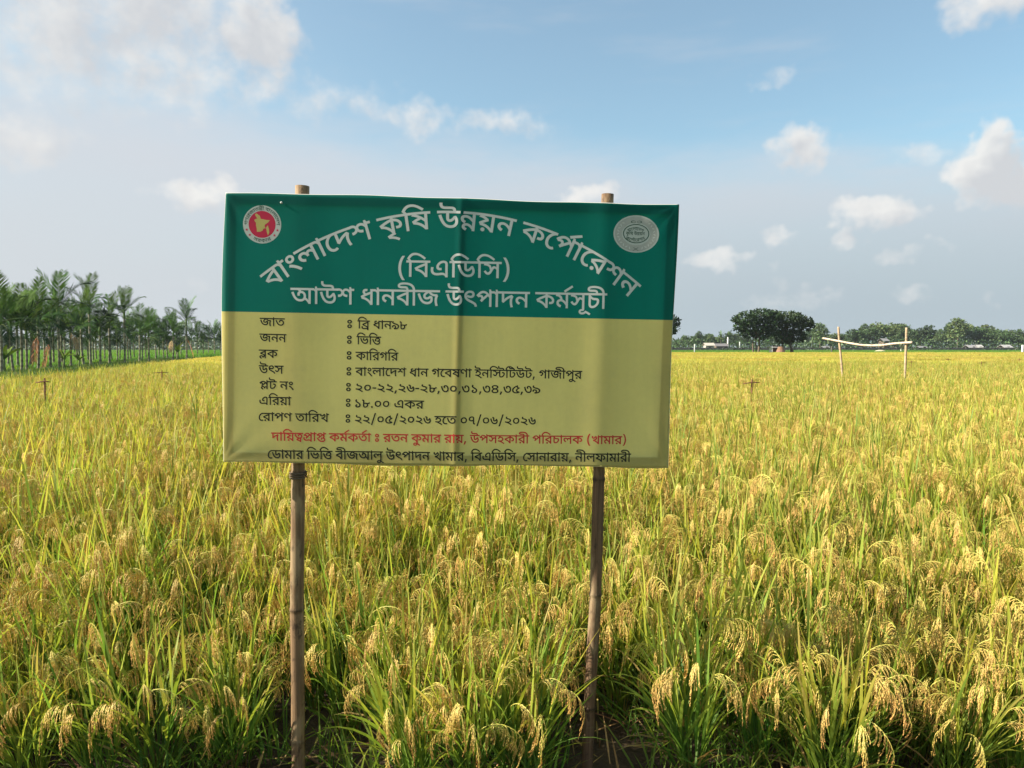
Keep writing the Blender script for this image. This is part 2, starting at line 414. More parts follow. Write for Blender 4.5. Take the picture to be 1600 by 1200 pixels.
# Bengali letter outlines (quadratic, clockwise), then the lines of print on the board
GLYPH = {
6: [[123,314,1,186,276,0,299,171,0,392,51,0,424,-8,1,359,-41,1,318,22,0,237,123,0,140,209,0,73,250,1],[78,486,1,78,527,0,115,588,0,179,622,0,219,622,1,259,622,0,323,588,0,360,527,0,360,486,1,360,445,0,323,383,0,259,349,0,219,349,1,179,349,0,115,383,0,78,444,0],[147,486,1,147,452,0,188,414,0,219,414,1,251,414,0,291,453,0,291,486,1,291,520,0,251,557,0,219,557,1,188,557,0,147,518,0]],
7: [[78,486,1,78,527,0,115,588,0,179,622,0,219,622,1,259,622,0,323,588,0,360,527,0,360,486,1,360,445,0,323,383,0,259,349,0,219,349,1,179,349,0,115,383,0,78,444,0],[147,486,1,147,452,0,188,414,0,219,414,1,251,414,0,291,453,0,291,486,1,291,518,0,251,557,0,219,557,1,188,557,0,147,518,0],[78,137,1,78,178,0,115,239,0,179,273,0,219,273,1,259,273,0,323,240,0,360,179,0,360,137,1,360,96,0,323,34,0,259,0,0,219,0,1,179,0,0,115,34,0,78,96,0],[147,137,1,147,104,0,188,65,0,219,65,1,251,65,0,291,104,0,291,137,1,291,170,0,251,208,0,219,208,1,188,208,0,147,169,0]],
9: [[898,622,1,898,551,1,798,551,1,798,0,1,721,0,1,692,59,0,606,148,0,557,180,1,582,246,1,620,224,0,702,148,0,724,109,1,723,124,0,722,150,0,721,178,0,721,194,1,721,551,1,-10,551,1,-10,622,1],[376,91,1,308,91,0,184,155,0,75,308,0,29,442,1,102,466,1,138,362,0,217,229,0,315,167,0,378,167,1,433,167,0,500,202,0,530,262,0,530,300,1,530,358,0,467,430,0,420,430,1,387,430,0,353,401,0,353,372,1,353,365,0,357,341,0,361,331,1,285,316,1,278,337,0,271,372,0,271,388,1,271,425,0,312,475,0,377,500,0,413,500,1,472,500,0,558,447,0,606,355,0,606,294,1,606,240,0,556,147,0,454,91,0],[344,465,1,339,497,0,290,546,0,243,556,1,267,601,1,312,589,1,369,567,0,419,511,0,423,468,1],[1168,622,1,1168,551,1,1063,551,1,1063,0,1,986,0,1,986,479,1,969,518,0,926,551,0,897,551,1,887,551,1,887,622,1,897,622,1,925,622,0,974,591,0,990,559,1,989,564,0,986,600,0,986,613,1,986,688,1,1039,688,1,1062,622,1]],
10: [[358,622,1,357,663,0,320,699,0,278,699,1,206,699,1,140,699,0,69,717,0,44,736,1,17,756,0,-10,819,0,-10,859,1,-10,872,0,-7,898,0,-5,912,1,69,907,1,67,895,0,65,877,0,65,869,1,65,847,0,74,813,0,84,802,1,98,786,0,151,771,0,200,771,1,257,771,1,310,771,0,372,755,0,394,734,1,411,718,0,429,663,0,430,622,1],[242,500,1,321,500,0,418,447,0,464,366,0,464,325,1,464,243,0,349,147,0,236,141,1,246,152,1,291,139,0,391,91,0,493,28,0,540,-10,1,494,-63,1,432,-17,0,329,50,0,229,100,0,117,138,0,46,154,1,61,223,1,96,213,0,161,204,0,207,204,1,278,204,0,355,238,0,385,292,0,385,320,1,385,373,0,307,430,0,247,430,1,211,430,0,167,416,0,148,389,0,148,370,1,148,362,0,152,345,0,154,338,1,81,323,1,76,338,0,70,371,0,70,384,1,70,421,0,114,473,0,191,500,0],[175,465,1,170,497,0,120,546,0,73,556,1,97,601,1,143,589,1,199,567,0,250,511,0,254,468,1],[540,622,1,540,551,1,-10,551,1,-10,622,1]],
12: [[508,622,1,507,663,0,470,699,0,428,699,1,288,699,1,223,699,0,152,717,0,127,736,1,100,756,0,73,819,0,73,859,1,73,872,0,76,898,0,78,912,1,152,907,1,150,895,0,148,877,0,148,869,1,148,847,0,157,813,0,167,802,1,181,786,0,233,771,0,283,771,1,407,771,1,460,771,0,522,755,0,544,734,1,561,718,0,579,663,0,580,622,1],[722,622,1,722,551,1,356,551,1,356,372,1,356,343,0,374,316,0,393,316,1,412,316,0,453,340,0,501,392,0,529,433,1,589,442,1,621,395,0,656,295,0,656,245,1,656,182,0,601,82,0,494,24,0,417,24,1,351,24,0,237,70,0,141,173,0,61,342,0,29,465,1,105,485,1,141,346,0,228,177,0,340,100,0,413,100,1,493,100,0,580,180,0,580,243,1,580,288,0,555,352,0,535,373,1,581,392,1,551,341,0,488,275,0,425,242,0,394,242,1,371,242,0,331,255,0,317,268,1,301,282,0,279,333,0,279,393,1,279,551,1,-10,551,1,-10,622,1]],
16: [[511,628,1,552,628,0,607,611,0,626,594,1,645,578,0,667,531,0,667,490,1,667,0,1,592,0,1,584,30,0,554,68,0,511,87,0,481,87,1,445,87,0,383,79,0,316,70,0,272,70,1,238,70,0,160,85,0,90,127,0,46,210,0,46,278,1,46,302,0,54,355,0,58,377,1,135,366,1,131,351,0,124,309,0,124,280,1,124,236,0,150,182,0,194,154,0,248,144,0,276,144,1,326,144,0,409,161,0,461,161,1,504,161,0,568,136,0,590,106,1,590,463,1,590,500,0,580,532,0,569,542,1,551,557,0,514,557,1,478,557,0,413,525,0,362,475,0,333,418,0,333,393,1,333,383,0,341,361,0,367,345,0,392,345,1,403,345,0,423,347,0,434,348,1,441,278,1,431,274,0,398,270,0,376,270,1,327,270,0,254,330,0,254,392,1,254,432,0,295,515,0,367,585,0,460,628,0]],
20: [[817,622,1,817,551,1,492,551,1,492,489,1,492,473,1,492,0,1,415,0,1,386,59,0,282,163,0,149,234,0,76,243,1,37,339,1,134,395,0,328,483,0,437,517,1,415,475,1,415,551,1,-10,551,1,-10,622,1],[415,467,1,436,438,1,385,424,0,276,378,0,173,328,0,130,304,1,186,293,0,305,231,0,404,142,0,428,90,1,420,88,1,418,111,0,415,157,0,415,189,1],[761,288,1,761,255,0,735,196,0,675,158,0,625,158,1,609,158,0,580,160,0,566,163,1,572,235,1,578,234,0,595,233,0,606,233,1,654,233,0,683,270,0,683,296,1,683,349,0,580,424,0,479,438,1,482,513,1,559,505,0,685,444,0,761,349,0]],
21: [[706,622,1,706,551,1,601,551,1,601,0,1,524,0,1,496,41,0,424,117,0,336,181,0,230,227,0,166,238,1,142,331,1,190,296,1,283,280,0,412,215,0,499,135,0,526,97,1,525,120,0,524,166,0,524,193,1,524,688,1,577,688,1,600,622,1],[450,470,1,450,412,0,387,331,0,278,284,0,209,276,1,162,285,1,142,331,1,223,337,0,326,372,0,375,429,0,375,466,1,375,497,0,347,547,0,316,571,1,371,625,1,405,594,0,450,515,0],[182,430,1,121,430,0,49,493,0,49,548,1,49,571,0,62,613,0,71,628,1,147,607,1,140,597,0,130,568,0,130,552,1,130,526,0,159,501,0,182,501,1,202,501,0,246,517,0,293,565,0,316,612,1,371,625,1,373,575,1,353,531,0,297,466,0,226,430,0]],
22: [[484,0,1,484,425,1,505,362,1,470,412,0,409,485,0,353,533,0,295,556,0,263,556,1,210,556,0,145,501,0,120,465,1,106,457,1,120,470,0,178,487,0,216,487,1,262,487,0,319,451,0,346,396,0,346,369,1,346,310,0,266,217,0,182,172,1,131,245,1,186,268,0,266,325,0,266,365,1,266,387,0,232,417,0,200,417,1,174,417,0,129,405,0,103,392,1,22,458,1,53,510,0,123,587,0,206,629,0,255,629,1,305,629,0,388,594,0,467,524,0,507,472,1,489,483,1,487,497,0,484,555,0,484,585,1,484,688,1,537,688,1,560,622,1,666,622,1,666,551,1,561,551,1,561,0,1]],
25: [[577,622,1,577,551,1,172,551,1,172,521,1,168,458,1,170,445,0,172,399,0,172,378,1,172,205,1,172,161,0,182,125,0,189,117,1,207,96,0,244,96,1,284,96,0,352,134,0,379,162,1,407,192,0,438,259,0,438,296,1,438,329,0,401,349,0,368,349,1,363,349,1,317,349,0,261,364,0,235,377,1,212,390,0,173,425,0,161,447,1,171,534,1,192,498,0,238,449,0,307,423,0,361,423,1,377,423,1,415,423,0,456,413,0,472,403,1,495,389,0,517,340,0,517,306,1,517,245,0,459,133,0,415,95,1,377,62,0,291,24,0,238,24,1,201,24,0,149,46,0,132,63,1,116,82,0,95,136,0,95,191,1,95,551,1,-10,551,1,-10,622,1]],
27: [[401,63,1,342,63,0,234,105,0,139,198,0,60,353,0,29,465,1,105,485,1,139,362,0,223,209,0,333,139,0,404,139,1,478,139,0,554,203,0,554,268,1,554,299,0,538,343,0,530,358,1,590,358,1,562,329,0,501,283,0,432,257,0,391,257,1,352,257,0,292,287,0,258,344,0,258,384,1,258,428,0,320,519,0,394,553,1,374,552,0,323,551,0,298,551,1,-10,551,1,-10,622,1,927,622,1,927,551,1,614,551,1,590,551,0,552,553,0,535,554,1,451,516,0,365,454,0,335,403,0,335,380,1,335,352,0,367,328,0,387,328,1,425,328,0,485,363,0,523,396,1,609,365,1,618,345,0,630,286,0,630,254,1,630,204,0,585,117,0,484,63,0],[801,205,1,801,156,0,817,66,0,836,10,1,761,-7,1,743,51,0,723,162,0,723,222,1,723,275,0,742,359,0,755,388,1,679,389,0,572,426,0,500,495,0,475,543,1,551,559,1,567,530,0,616,485,0,694,459,0,751,459,1,765,459,0,791,461,0,806,462,1,845,392,1,821,347,0,801,261,0]],
30: [[577,622,1,577,551,1,172,551,1,172,205,1,172,161,0,182,125,0,189,117,1,207,96,0,244,96,1,283,96,0,353,134,0,379,162,1,408,193,0,439,263,0,439,299,1,439,331,0,407,364,0,370,364,1,358,364,0,330,360,0,317,357,1,306,428,1,325,433,0,366,439,0,389,439,1,426,439,0,484,411,0,517,351,0,517,303,1,517,244,0,459,133,0,415,95,1,378,63,0,291,24,0,239,24,1,202,24,0,149,46,0,132,63,1,116,82,0,95,136,0,95,191,1,95,551,1,-10,551,1,-10,622,1],[395,622,1,394,663,0,357,699,0,315,699,1,221,699,1,156,699,0,85,717,0,60,736,1,33,756,0,6,819,0,6,859,1,6,872,0,9,897,0,11,912,1,85,907,1,83,896,0,81,879,0,81,869,1,81,847,0,90,813,0,100,802,1,114,786,0,167,771,0,216,771,1,294,771,1,347,771,0,409,755,0,431,734,1,448,718,0,466,663,0,467,622,1]],
32: [[722,622,1,722,551,1,356,551,1,356,372,1,356,343,0,374,316,0,393,316,1,412,316,0,453,340,0,501,392,0,529,433,1,589,442,1,621,395,0,656,295,0,656,245,1,656,182,0,601,82,0,494,24,0,417,24,1,351,24,0,237,70,0,141,173,0,61,342,0,29,465,1,105,485,1,141,346,0,228,177,0,340,100,0,413,100,1,493,100,0,580,180,0,580,243,1,580,288,0,555,352,0,535,373,1,581,392,1,551,341,0,488,275,0,425,242,0,394,242,1,371,242,0,331,255,0,317,268,1,301,282,0,279,333,0,279,393,1,279,551,1,-10,551,1,-10,622,1]],
34: [[630,622,1,630,551,1,525,551,1,525,0,1,448,0,1,448,425,1,468,363,1,422,430,0,340,515,0,262,556,0,222,556,1,191,556,0,146,532,0,122,491,0,122,463,1,122,431,0,153,387,0,220,361,0,275,355,1,269,272,1,203,278,0,100,323,0,40,404,0,40,462,1,40,516,0,88,591,0,166,629,0,211,629,1,263,629,0,348,593,0,428,524,0,470,473,1,454,477,1,451,494,0,448,551,0,448,576,1,448,688,1,501,688,1,524,622,1]],
35: [[407,50,1,325,50,0,183,131,0,70,313,0,29,466,1,105,486,1,140,362,0,223,202,0,332,126,0,405,126,1,452,126,0,516,149,0,555,191,0,573,246,0,573,278,1,573,320,0,541,389,0,483,429,0,444,429,1,404,429,0,369,395,0,369,367,1,369,357,0,373,335,0,378,321,1,301,306,1,295,325,0,288,361,0,288,380,1,288,419,0,327,472,0,396,500,0,440,500,1,502,500,0,596,443,0,650,341,0,650,274,1,650,211,0,597,110,0,489,50,0],[717,622,1,717,551,1,-10,551,1,-10,622,1]],
37: [[613,622,1,613,551,1,159,551,1,159,253,1,145,273,1,185,318,0,287,396,0,407,461,0,475,486,1,540,422,1,521,387,0,498,321,0,487,249,0,487,205,1,487,156,0,503,66,0,522,10,1,447,-7,1,429,51,0,409,162,0,409,222,1,409,263,0,421,335,0,442,392,0,453,410,1,465,405,1,408,382,0,300,316,0,196,230,0,141,175,1,82,215,1,82,551,1,-10,551,1,-10,622,1]],
38: [[606,622,1,606,551,1,501,551,1,501,0,1,424,0,1,394,60,0,289,161,0,153,231,0,76,243,1,37,339,1,133,397,0,338,491,0,447,524,1,424,482,1,424,622,1],[424,474,1,445,446,1,369,421,0,201,348,0,130,304,1,184,292,0,306,234,0,410,146,0,438,88,1,429,88,1,427,111,0,424,157,0,424,189,1],[240,629,1,252,629,0,280,626,0,293,624,1,287,552,1,281,553,0,264,554,0,251,554,1,221,554,0,188,529,0,188,509,1,188,483,0,234,446,0,293,423,1,233,378,1,195,397,0,139,440,0,109,492,0,109,524,1,109,551,0,137,599,0,195,629,0]],
39: [[614,622,1,614,551,1,509,551,1,509,0,1,432,0,1,432,243,1,448,187,1,415,233,0,337,307,0,255,351,0,216,351,1,179,351,0,128,312,0,128,274,1,128,244,0,170,201,0,214,184,1,176,113,1,115,138,0,46,223,0,46,277,1,46,326,0,93,391,0,166,423,0,204,423,1,256,423,0,342,387,0,417,325,0,451,284,1,437,280,1,434,303,0,432,348,0,432,371,1,432,551,1,-10,551,1,-10,622,1]],
40: [[726,622,1,726,551,1,621,551,1,621,0,1,544,0,1,544,396,1,566,332,1,525,392,0,457,477,0,396,531,0,334,556,0,298,556,1,258,556,0,193,526,0,139,476,0,116,447,1,108,445,1,124,455,0,155,465,0,174,465,1,232,465,0,286,402,0,286,356,1,286,345,0,284,325,0,282,320,1,265,326,1,277,339,0,299,363,0,324,387,0,337,400,1,461,516,1,510,463,1,226,195,1,167,250,1,249,328,1,213,285,1,183,262,1,198,279,0,219,318,0,219,343,1,219,368,0,189,398,0,160,398,1,144,398,0,114,390,0,98,380,1,22,452,1,62,505,0,146,584,0,238,629,0,291,629,1,347,629,0,437,587,0,521,504,0,567,441,1,549,446,1,546,470,0,544,526,0,544,558,1,544,688,1,597,688,1,620,622,1]],
41: [[848,622,1,848,551,1,130,551,1,114,560,1,156,550,0,241,506,0,314,455,0,336,432,1,341,376,1,305,360,0,226,322,0,153,284,0,125,265,1,114,282,1,192,266,0,310,216,0,404,146,0,447,99,1,446,116,0,445,152,0,445,171,1,445,510,1,458,510,1,513,510,0,616,492,0,705,450,0,739,414,1,763,389,0,792,326,0,792,288,1,792,255,0,765,196,0,705,158,0,655,158,1,640,158,0,611,160,0,597,163,1,602,234,1,608,233,0,626,232,0,636,232,1,685,232,0,714,270,0,714,296,1,714,347,0,611,425,0,522,434,1,522,0,1,445,0,1,404,56,0,305,140,0,174,197,0,84,212,1,48,303,1,79,324,0,147,362,0,218,398,0,252,414,1,214,443,0,115,488,0,48,502,1,79,570,1,81,551,1,-10,551,1,-10,622,1]],
42: [[606,622,1,606,551,1,501,551,1,501,0,1,424,0,1,394,60,0,289,161,0,153,231,0,76,243,1,37,339,1,133,397,0,338,491,0,447,524,1,424,482,1,424,551,1,-10,551,1,-10,622,1],[424,474,1,445,446,1,369,421,0,201,348,0,130,304,1,184,292,0,306,234,0,410,146,0,438,88,1,429,88,1,427,111,0,424,157,0,424,189,1]],
43: [[422,43,1,357,43,0,243,85,0,144,183,0,62,345,0,29,465,1,105,485,1,141,353,0,232,192,0,347,119,0,420,119,1,473,119,0,548,157,0,588,224,0,588,267,1,588,297,0,576,345,0,555,384,0,542,398,1,590,476,1,628,421,0,664,317,0,664,266,1,664,203,0,608,102,0,501,43,0],[384,284,1,321,284,0,249,347,0,249,402,1,249,425,0,263,470,0,271,486,1,351,462,1,344,452,0,332,422,0,332,406,1,332,379,0,362,355,0,386,355,1,407,355,0,449,371,0,498,418,0,527,466,1,590,476,1,582,422,1,555,377,0,496,316,0,427,284,0],[731,622,1,731,551,1,-10,551,1,-10,622,1]],
44: [[632,622,1,632,551,1,527,551,1,527,0,1,450,0,1,450,135,1,468,82,1,433,135,0,362,225,0,283,281,0,236,281,1,199,281,0,148,243,0,148,205,1,148,172,0,196,127,0,243,111,1,218,34,1,164,53,0,97,107,0,66,172,0,66,208,1,66,256,0,113,320,0,186,353,0,223,353,1,283,353,0,374,309,0,443,235,0,471,189,1,454,186,1,452,209,0,450,256,0,450,281,1,450,551,1,-10,551,1,-10,622,1],[299,323,1,299,317,0,298,305,0,297,299,1,221,322,1,219,380,0,183,450,0,105,487,0,38,494,1,51,566,1,97,553,1,145,549,0,220,518,0,272,462,0,299,379,0]],
46: [[606,622,1,606,551,1,501,551,1,501,0,1,424,0,1,394,60,0,289,161,0,153,231,0,76,243,1,37,339,1,133,397,0,338,491,0,447,524,1,424,482,1,424,551,1,-10,551,1,-10,622,1],[424,474,1,445,446,1,369,421,0,201,348,0,130,304,1,184,292,0,306,234,0,410,146,0,438,88,1,429,88,1,427,111,0,424,157,0,424,189,1],[185,-6,1,160,-6,0,125,26,0,125,52,1,125,78,0,160,112,0,185,112,1,210,112,0,245,78,0,245,52,1,245,26,0,210,-6,0]],
47: [[741,622,1,741,551,1,636,551,1,636,0,1,559,0,1,559,335,1,565,309,1,543,341,0,494,379,0,465,379,1,450,379,0,419,368,0,398,338,0,398,307,1,398,296,0,399,279,0,400,271,1,335,266,1,331,307,0,295,364,0,243,394,0,213,394,1,186,394,0,148,373,0,128,338,0,128,316,1,128,276,0,187,220,0,241,201,1,214,127,1,166,142,0,90,194,0,46,270,0,46,320,1,46,365,0,90,430,0,164,466,0,208,466,1,261,466,0,337,427,0,369,384,1,354,383,1,364,416,0,421,451,0,452,451,1,488,451,0,540,423,0,571,397,1,562,382,1,561,403,0,559,445,0,559,467,1,559,551,1,-10,551,1,-10,622,1]],
48: [[687,622,1,687,551,1,582,551,1,582,0,1,505,0,1,505,512,1,510,532,1,507,549,0,505,585,0,505,607,1,505,688,1,558,688,1,582,622,1],[361,629,1,400,629,0,466,599,0,518,545,0,534,509,1,530,404,1,499,476,0,415,556,0,363,556,1,324,556,0,276,513,0,276,471,1,276,431,0,341,380,0,413,377,1,406,300,1,340,304,0,255,350,0,215,425,0,215,474,1,215,527,0,257,596,0,324,629,0],[77,629,1,119,629,0,194,595,0,242,521,0,242,461,1,242,420,0,202,346,0,119,300,0,54,300,1,48,377,1,99,378,0,157,405,0,181,447,0,181,468,1,181,509,0,129,556,0,76,556,1,58,556,0,23,551,0,-1,545,1,-9,620,1,16,625,0,55,629,0]],
49: [[643,622,1,643,551,1,538,551,1,538,0,1,461,0,1,412,58,0,308,143,0,176,199,0,84,212,1,48,303,1,98,335,0,216,398,0,280,425,1,339,432,1,341,376,1,291,354,0,183,301,0,142,275,1,215,261,0,330,210,0,423,140,0,463,99,1,463,116,0,461,152,0,461,171,1,461,312,1,465,334,1,464,358,0,461,409,0,461,434,1,461,551,1,-10,551,1,-10,622,1],[77,569,1,118,555,1,180,538,0,307,477,0,423,398,0,468,355,1,467,264,1,429,306,0,330,382,0,218,445,0,102,491,0,48,502,1]],
50: [[692,622,1,692,551,1,587,551,1,587,0,1,510,0,1,510,353,1,533,290,1,502,331,0,457,375,0,436,375,1,422,375,0,398,359,0,368,314,0,343,268,1,316,219,0,272,156,0,223,127,0,188,127,1,161,127,0,112,149,0,63,200,0,35,244,1,96,281,1,123,233,0,159,203,0,180,203,1,197,203,0,228,224,0,265,276,0,289,321,1,312,354,1,338,408,0,386,449,0,415,449,1,448,449,0,501,412,0,536,374,1,516,373,1,512,396,0,510,437,0,510,458,1,510,551,1,-10,551,1,-10,622,1],[271,271,1,261,339,0,240,419,0,214,441,1,189,464,0,103,487,0,38,495,1,53,571,1,107,551,1,164,542,0,240,514,0,287,469,0,311,403,0,315,356,1]],
51: [[242,500,1,321,500,0,418,447,0,464,366,0,464,325,1,464,243,0,349,147,0,236,141,1,246,152,1,291,139,0,391,91,0,493,28,0,540,-10,1,494,-63,1,432,-17,0,329,50,0,229,100,0,117,138,0,46,154,1,61,223,1,96,213,0,161,204,0,207,204,1,278,204,0,355,238,0,385,292,0,385,320,1,385,373,0,307,430,0,247,430,1,211,430,0,167,416,0,148,389,0,148,370,1,148,362,0,152,345,0,154,338,1,81,323,1,76,338,0,70,371,0,70,384,1,70,421,0,114,473,0,191,500,0],[175,465,1,170,497,0,120,546,0,73,556,1,97,601,1,143,589,1,199,567,0,250,511,0,254,468,1],[540,622,1,540,551,1,-10,551,1,-10,622,1]],
54: [[276,622,1,276,551,1,171,551,1,171,0,1,94,0,1,94,469,1,82,503,0,35,551,0,-2,551,1,-10,551,1,-10,622,1,5,622,1,29,622,0,81,591,0,97,559,1,96,564,0,94,600,0,94,613,1,94,688,1,148,688,1,170,622,1]],
55: [[276,622,1,276,551,1,171,551,1,171,0,1,94,0,1,94,551,1,-10,551,1,-10,622,1,82,622,1,66,641,0,33,683,0,20,704,1,54,763,0,132,860,0,238,917,0,313,917,1,366,917,0,463,891,0,557,842,0,653,773,0,705,731,1,663,677,1,594,733,0,483,807,0,382,844,0,325,844,1,270,844,0,189,806,0,130,738,0,106,693,1,114,678,0,142,642,0,160,622,1]],
56: [[276,551,1,171,551,1,171,0,1,94,0,1,94,551,1,-10,551,1,-10,622,1,94,622,1,90,687,0,31,775,0,-64,826,0,-185,848,0,-252,848,1,-311,848,0,-396,835,0,-442,811,0,-442,792,1,-442,773,0,-394,763,0,-365,763,1,-269,763,1,-216,763,0,-154,745,0,-135,725,1,-116,706,0,-100,654,0,-100,615,1,-167,615,1,-168,639,0,-178,670,0,-189,678,1,-199,686,0,-228,692,0,-254,692,1,-353,692,1,-394,692,0,-456,703,0,-476,713,1,-501,727,0,-521,767,0,-521,789,1,-521,847,0,-391,917,0,-258,917,1,-55,917,0,164,774,0,174,622,1,276,622,1]],
57: [[-286,-266,1,-313,-266,0,-377,-243,0,-422,-193,0,-422,-151,1,-422,-100,0,-344,-39,0,-274,-39,1,-212,-39,0,-97,-84,0,22,-164,0,89,-217,1,44,-271,1,-23,-215,0,-133,-141,0,-231,-103,0,-279,-103,1,-315,-103,0,-351,-131,0,-351,-153,1,-351,-181,0,-312,-204,0,-286,-204,1,-249,-204,0,-204,-173,0,-180,-127,0,-172,-78,0,-172,-59,1,-172,8,1,-95,8,1,-95,-45,1,-95,-73,0,-108,-148,0,-147,-219,0,-223,-266,0]],
58: [[-177,-241,1,-207,-241,0,-268,-220,0,-308,-174,0,-308,-137,1,-308,-87,0,-228,-37,0,-172,-36,1,-172,8,1,-95,8,1,-95,-56,1,-128,-102,1,-135,-101,0,-154,-100,0,-165,-100,1,-199,-100,0,-235,-120,0,-235,-140,1,-235,-159,0,-203,-179,0,-179,-179,1,-137,-179,0,-69,-139,0,-38,-102,1,7,-122,0,118,-186,0,163,-218,1,121,-271,1,84,-243,0,8,-197,0,-22,-183,1,-42,-201,0,-90,-227,0,-145,-241,0]],
59: [[-355,-80,1,-316,-61,0,-234,-25,0,-148,10,0,-105,25,1,-79,-41,1,-114,-52,0,-186,-76,0,-251,-101,0,-277,-114,1,-290,-102,1,-213,-109,0,-95,-143,0,-3,-189,0,35,-214,1,-1,-271,1,-53,-238,0,-153,-193,0,-260,-166,0,-321,-160,1]],
61: [[356,622,1,356,551,1,336,551,1,305,544,0,233,497,0,169,422,0,128,322,0,128,262,1,128,190,0,171,105,0,235,69,0,267,69,1,292,69,0,326,79,0,348,92,1,383,31,1,357,11,0,295,-5,0,264,-5,1,201,-5,0,104,61,0,49,180,0,49,260,1,49,342,0,111,475,0,216,567,0,280,588,1,216,555,1,198,553,0,156,551,0,130,551,1,-10,551,1,-10,622,1]],
66: [[278,629,1,339,629,0,416,589,0,452,525,0,452,487,1,452,420,0,372,346,0,295,346,1,255,346,0,173,369,0,139,387,1,165,454,1,196,438,0,258,419,0,289,419,1,317,419,0,355,434,0,374,463,0,374,485,1,374,517,0,326,558,0,279,558,1,231,558,0,163,522,0,126,462,0,126,424,1,126,383,0,161,320,0,250,261,0,331,225,1,395,197,0,476,149,0,524,100,0,547,43,0,552,5,1,480,-10,1,474,19,0,455,60,0,417,96,0,347,135,0,289,160,1,206,197,0,100,272,0,50,365,0,50,426,1,50,481,0,105,573,0,207,629,0]],
70: [[636,622,1,636,551,1,531,551,1,531,0,1,454,0,1,412,56,0,310,141,0,176,199,0,84,212,1,48,303,1,79,324,0,147,362,0,218,398,0,252,414,1,214,443,0,115,488,0,48,502,1,79,570,1,81,551,1,-10,551,1,-10,622,1],[454,551,1,135,551,1,114,560,1,156,550,0,241,506,0,314,455,0,336,432,1,341,376,1,305,360,0,226,322,0,153,284,0,125,265,1,113,280,1,199,268,0,328,212,0,428,132,0,470,83,1,457,79,1,456,100,0,454,149,0,454,171,1],[180,-6,1,155,-6,0,120,26,0,120,52,1,120,78,0,155,112,0,180,112,1,205,112,0,240,78,0,240,52,1,240,26,0,205,-6,0]],
75: [[290,91,1,227,91,0,128,139,0,72,238,0,72,313,1,72,372,0,120,477,0,221,544,0,300,544,1,381,544,0,477,482,0,520,381,0,520,320,1,520,261,0,471,156,0,370,91,0],[301,473,1,259,473,0,192,435,0,153,362,0,153,311,1,153,270,0,180,202,0,241,162,0,291,162,1,336,162,0,403,203,0,439,276,0,439,324,1,439,370,0,408,437,0,347,473,0]],
76: [[287,0,1,202,0,0,123,73,0,123,122,1,123,161,0,173,227,0,234,244,1,263,167,1,232,160,0,205,138,0,205,120,1,205,100,0,246,75,0,286,75,1,348,75,0,416,135,0,416,181,1,416,211,0,392,258,0,336,310,0,287,344,1,225,388,0,154,448,0,125,499,0,125,529,1,125,552,0,152,607,0,177,631,1,243,596,1,229,581,0,211,551,0,211,536,1,211,523,0,219,499,0,245,471,0,296,432,0,338,403,1,396,364,0,464,298,0,493,229,0,493,182,1,493,126,0,440,44,0,347,0,0]],
77: [[127,539,1,127,561,0,148,605,0,170,631,1,233,596,1,221,583,0,211,560,0,211,549,1,211,535,0,227,517,0,272,504,0,316,495,1,420,476,0,500,397,0,500,335,1,500,269,0,389,175,0,289,168,1,279,168,0,259,172,0,249,175,1,289,184,1,333,169,0,423,122,0,511,63,0,553,28,1,507,-26,1,448,23,0,347,90,0,248,135,0,136,169,0,65,185,1,80,256,1,115,246,0,187,233,0,241,233,1,342,233,0,421,287,0,421,332,1,421,357,0,398,392,0,342,417,0,290,427,1,232,439,0,160,469,0,127,511,0]],
78: [[553,295,1,553,223,0,512,107,0,421,39,0,347,39,1,293,39,0,199,76,0,120,173,0,54,350,0,29,490,1,105,510,1,135,360,0,201,188,0,286,115,0,342,115,1,393,115,0,451,163,0,475,244,0,475,295,1,475,356,0,441,452,0,383,508,0,347,508,1,321,508,0,292,482,0,292,458,1,292,442,0,301,410,0,311,390,1,231,369,1,219,394,0,207,445,0,207,467,1,207,509,0,248,558,0,309,579,0,337,579,1,407,579,0,503,502,0,553,373,0]],
79: [[296,0,1,181,0,0,62,94,0,62,170,1,62,226,0,142,307,0,229,337,1,229,312,1,176,336,0,107,379,0,74,433,0,74,471,1,74,511,0,125,580,0,221,622,0,290,622,1,375,622,0,475,579,0,519,512,0,519,476,1,519,434,0,479,377,0,411,337,0,368,321,1,365,341,1,443,314,0,530,239,0,530,171,1,530,86,0,409,0,0],[296,71,1,376,71,0,450,127,0,450,173,1,450,205,0,405,252,0,334,284,0,296,292,1,220,273,0,143,213,0,143,169,1,143,128,0,220,71,0],[297,363,1,332,372,0,396,402,0,438,445,0,438,471,1,438,507,0,364,551,0,291,551,1,256,551,0,193,533,0,154,498,0,154,471,1,154,434,0,221,383,0]],
80: [[313,0,1,237,0,0,117,58,0,49,169,0,49,248,1,49,328,0,138,461,0,302,576,0,414,629,1,453,575,1,443,562,0,434,534,0,434,519,1,434,490,0,481,455,0,518,455,1,521,455,0,529,455,0,533,456,1,566,400,1,510,369,0,432,313,0,392,255,0,392,221,1,392,193,0,434,144,0,492,144,1,502,144,0,521,145,0,528,146,1,561,61,1,511,32,0,384,0,0],[320,71,1,352,71,0,396,76,0,436,85,0,460,91,1,458,89,1,385,98,0,316,170,0,316,222,1,316,261,0,351,328,0,422,392,0,475,426,1,473,401,1,438,405,0,391,436,0,367,482,0,367,507,1,367,518,0,371,538,0,375,547,1,384,533,1,309,496,0,195,405,0,130,299,0,130,238,1,130,176,0,186,102,0,273,71,0]],
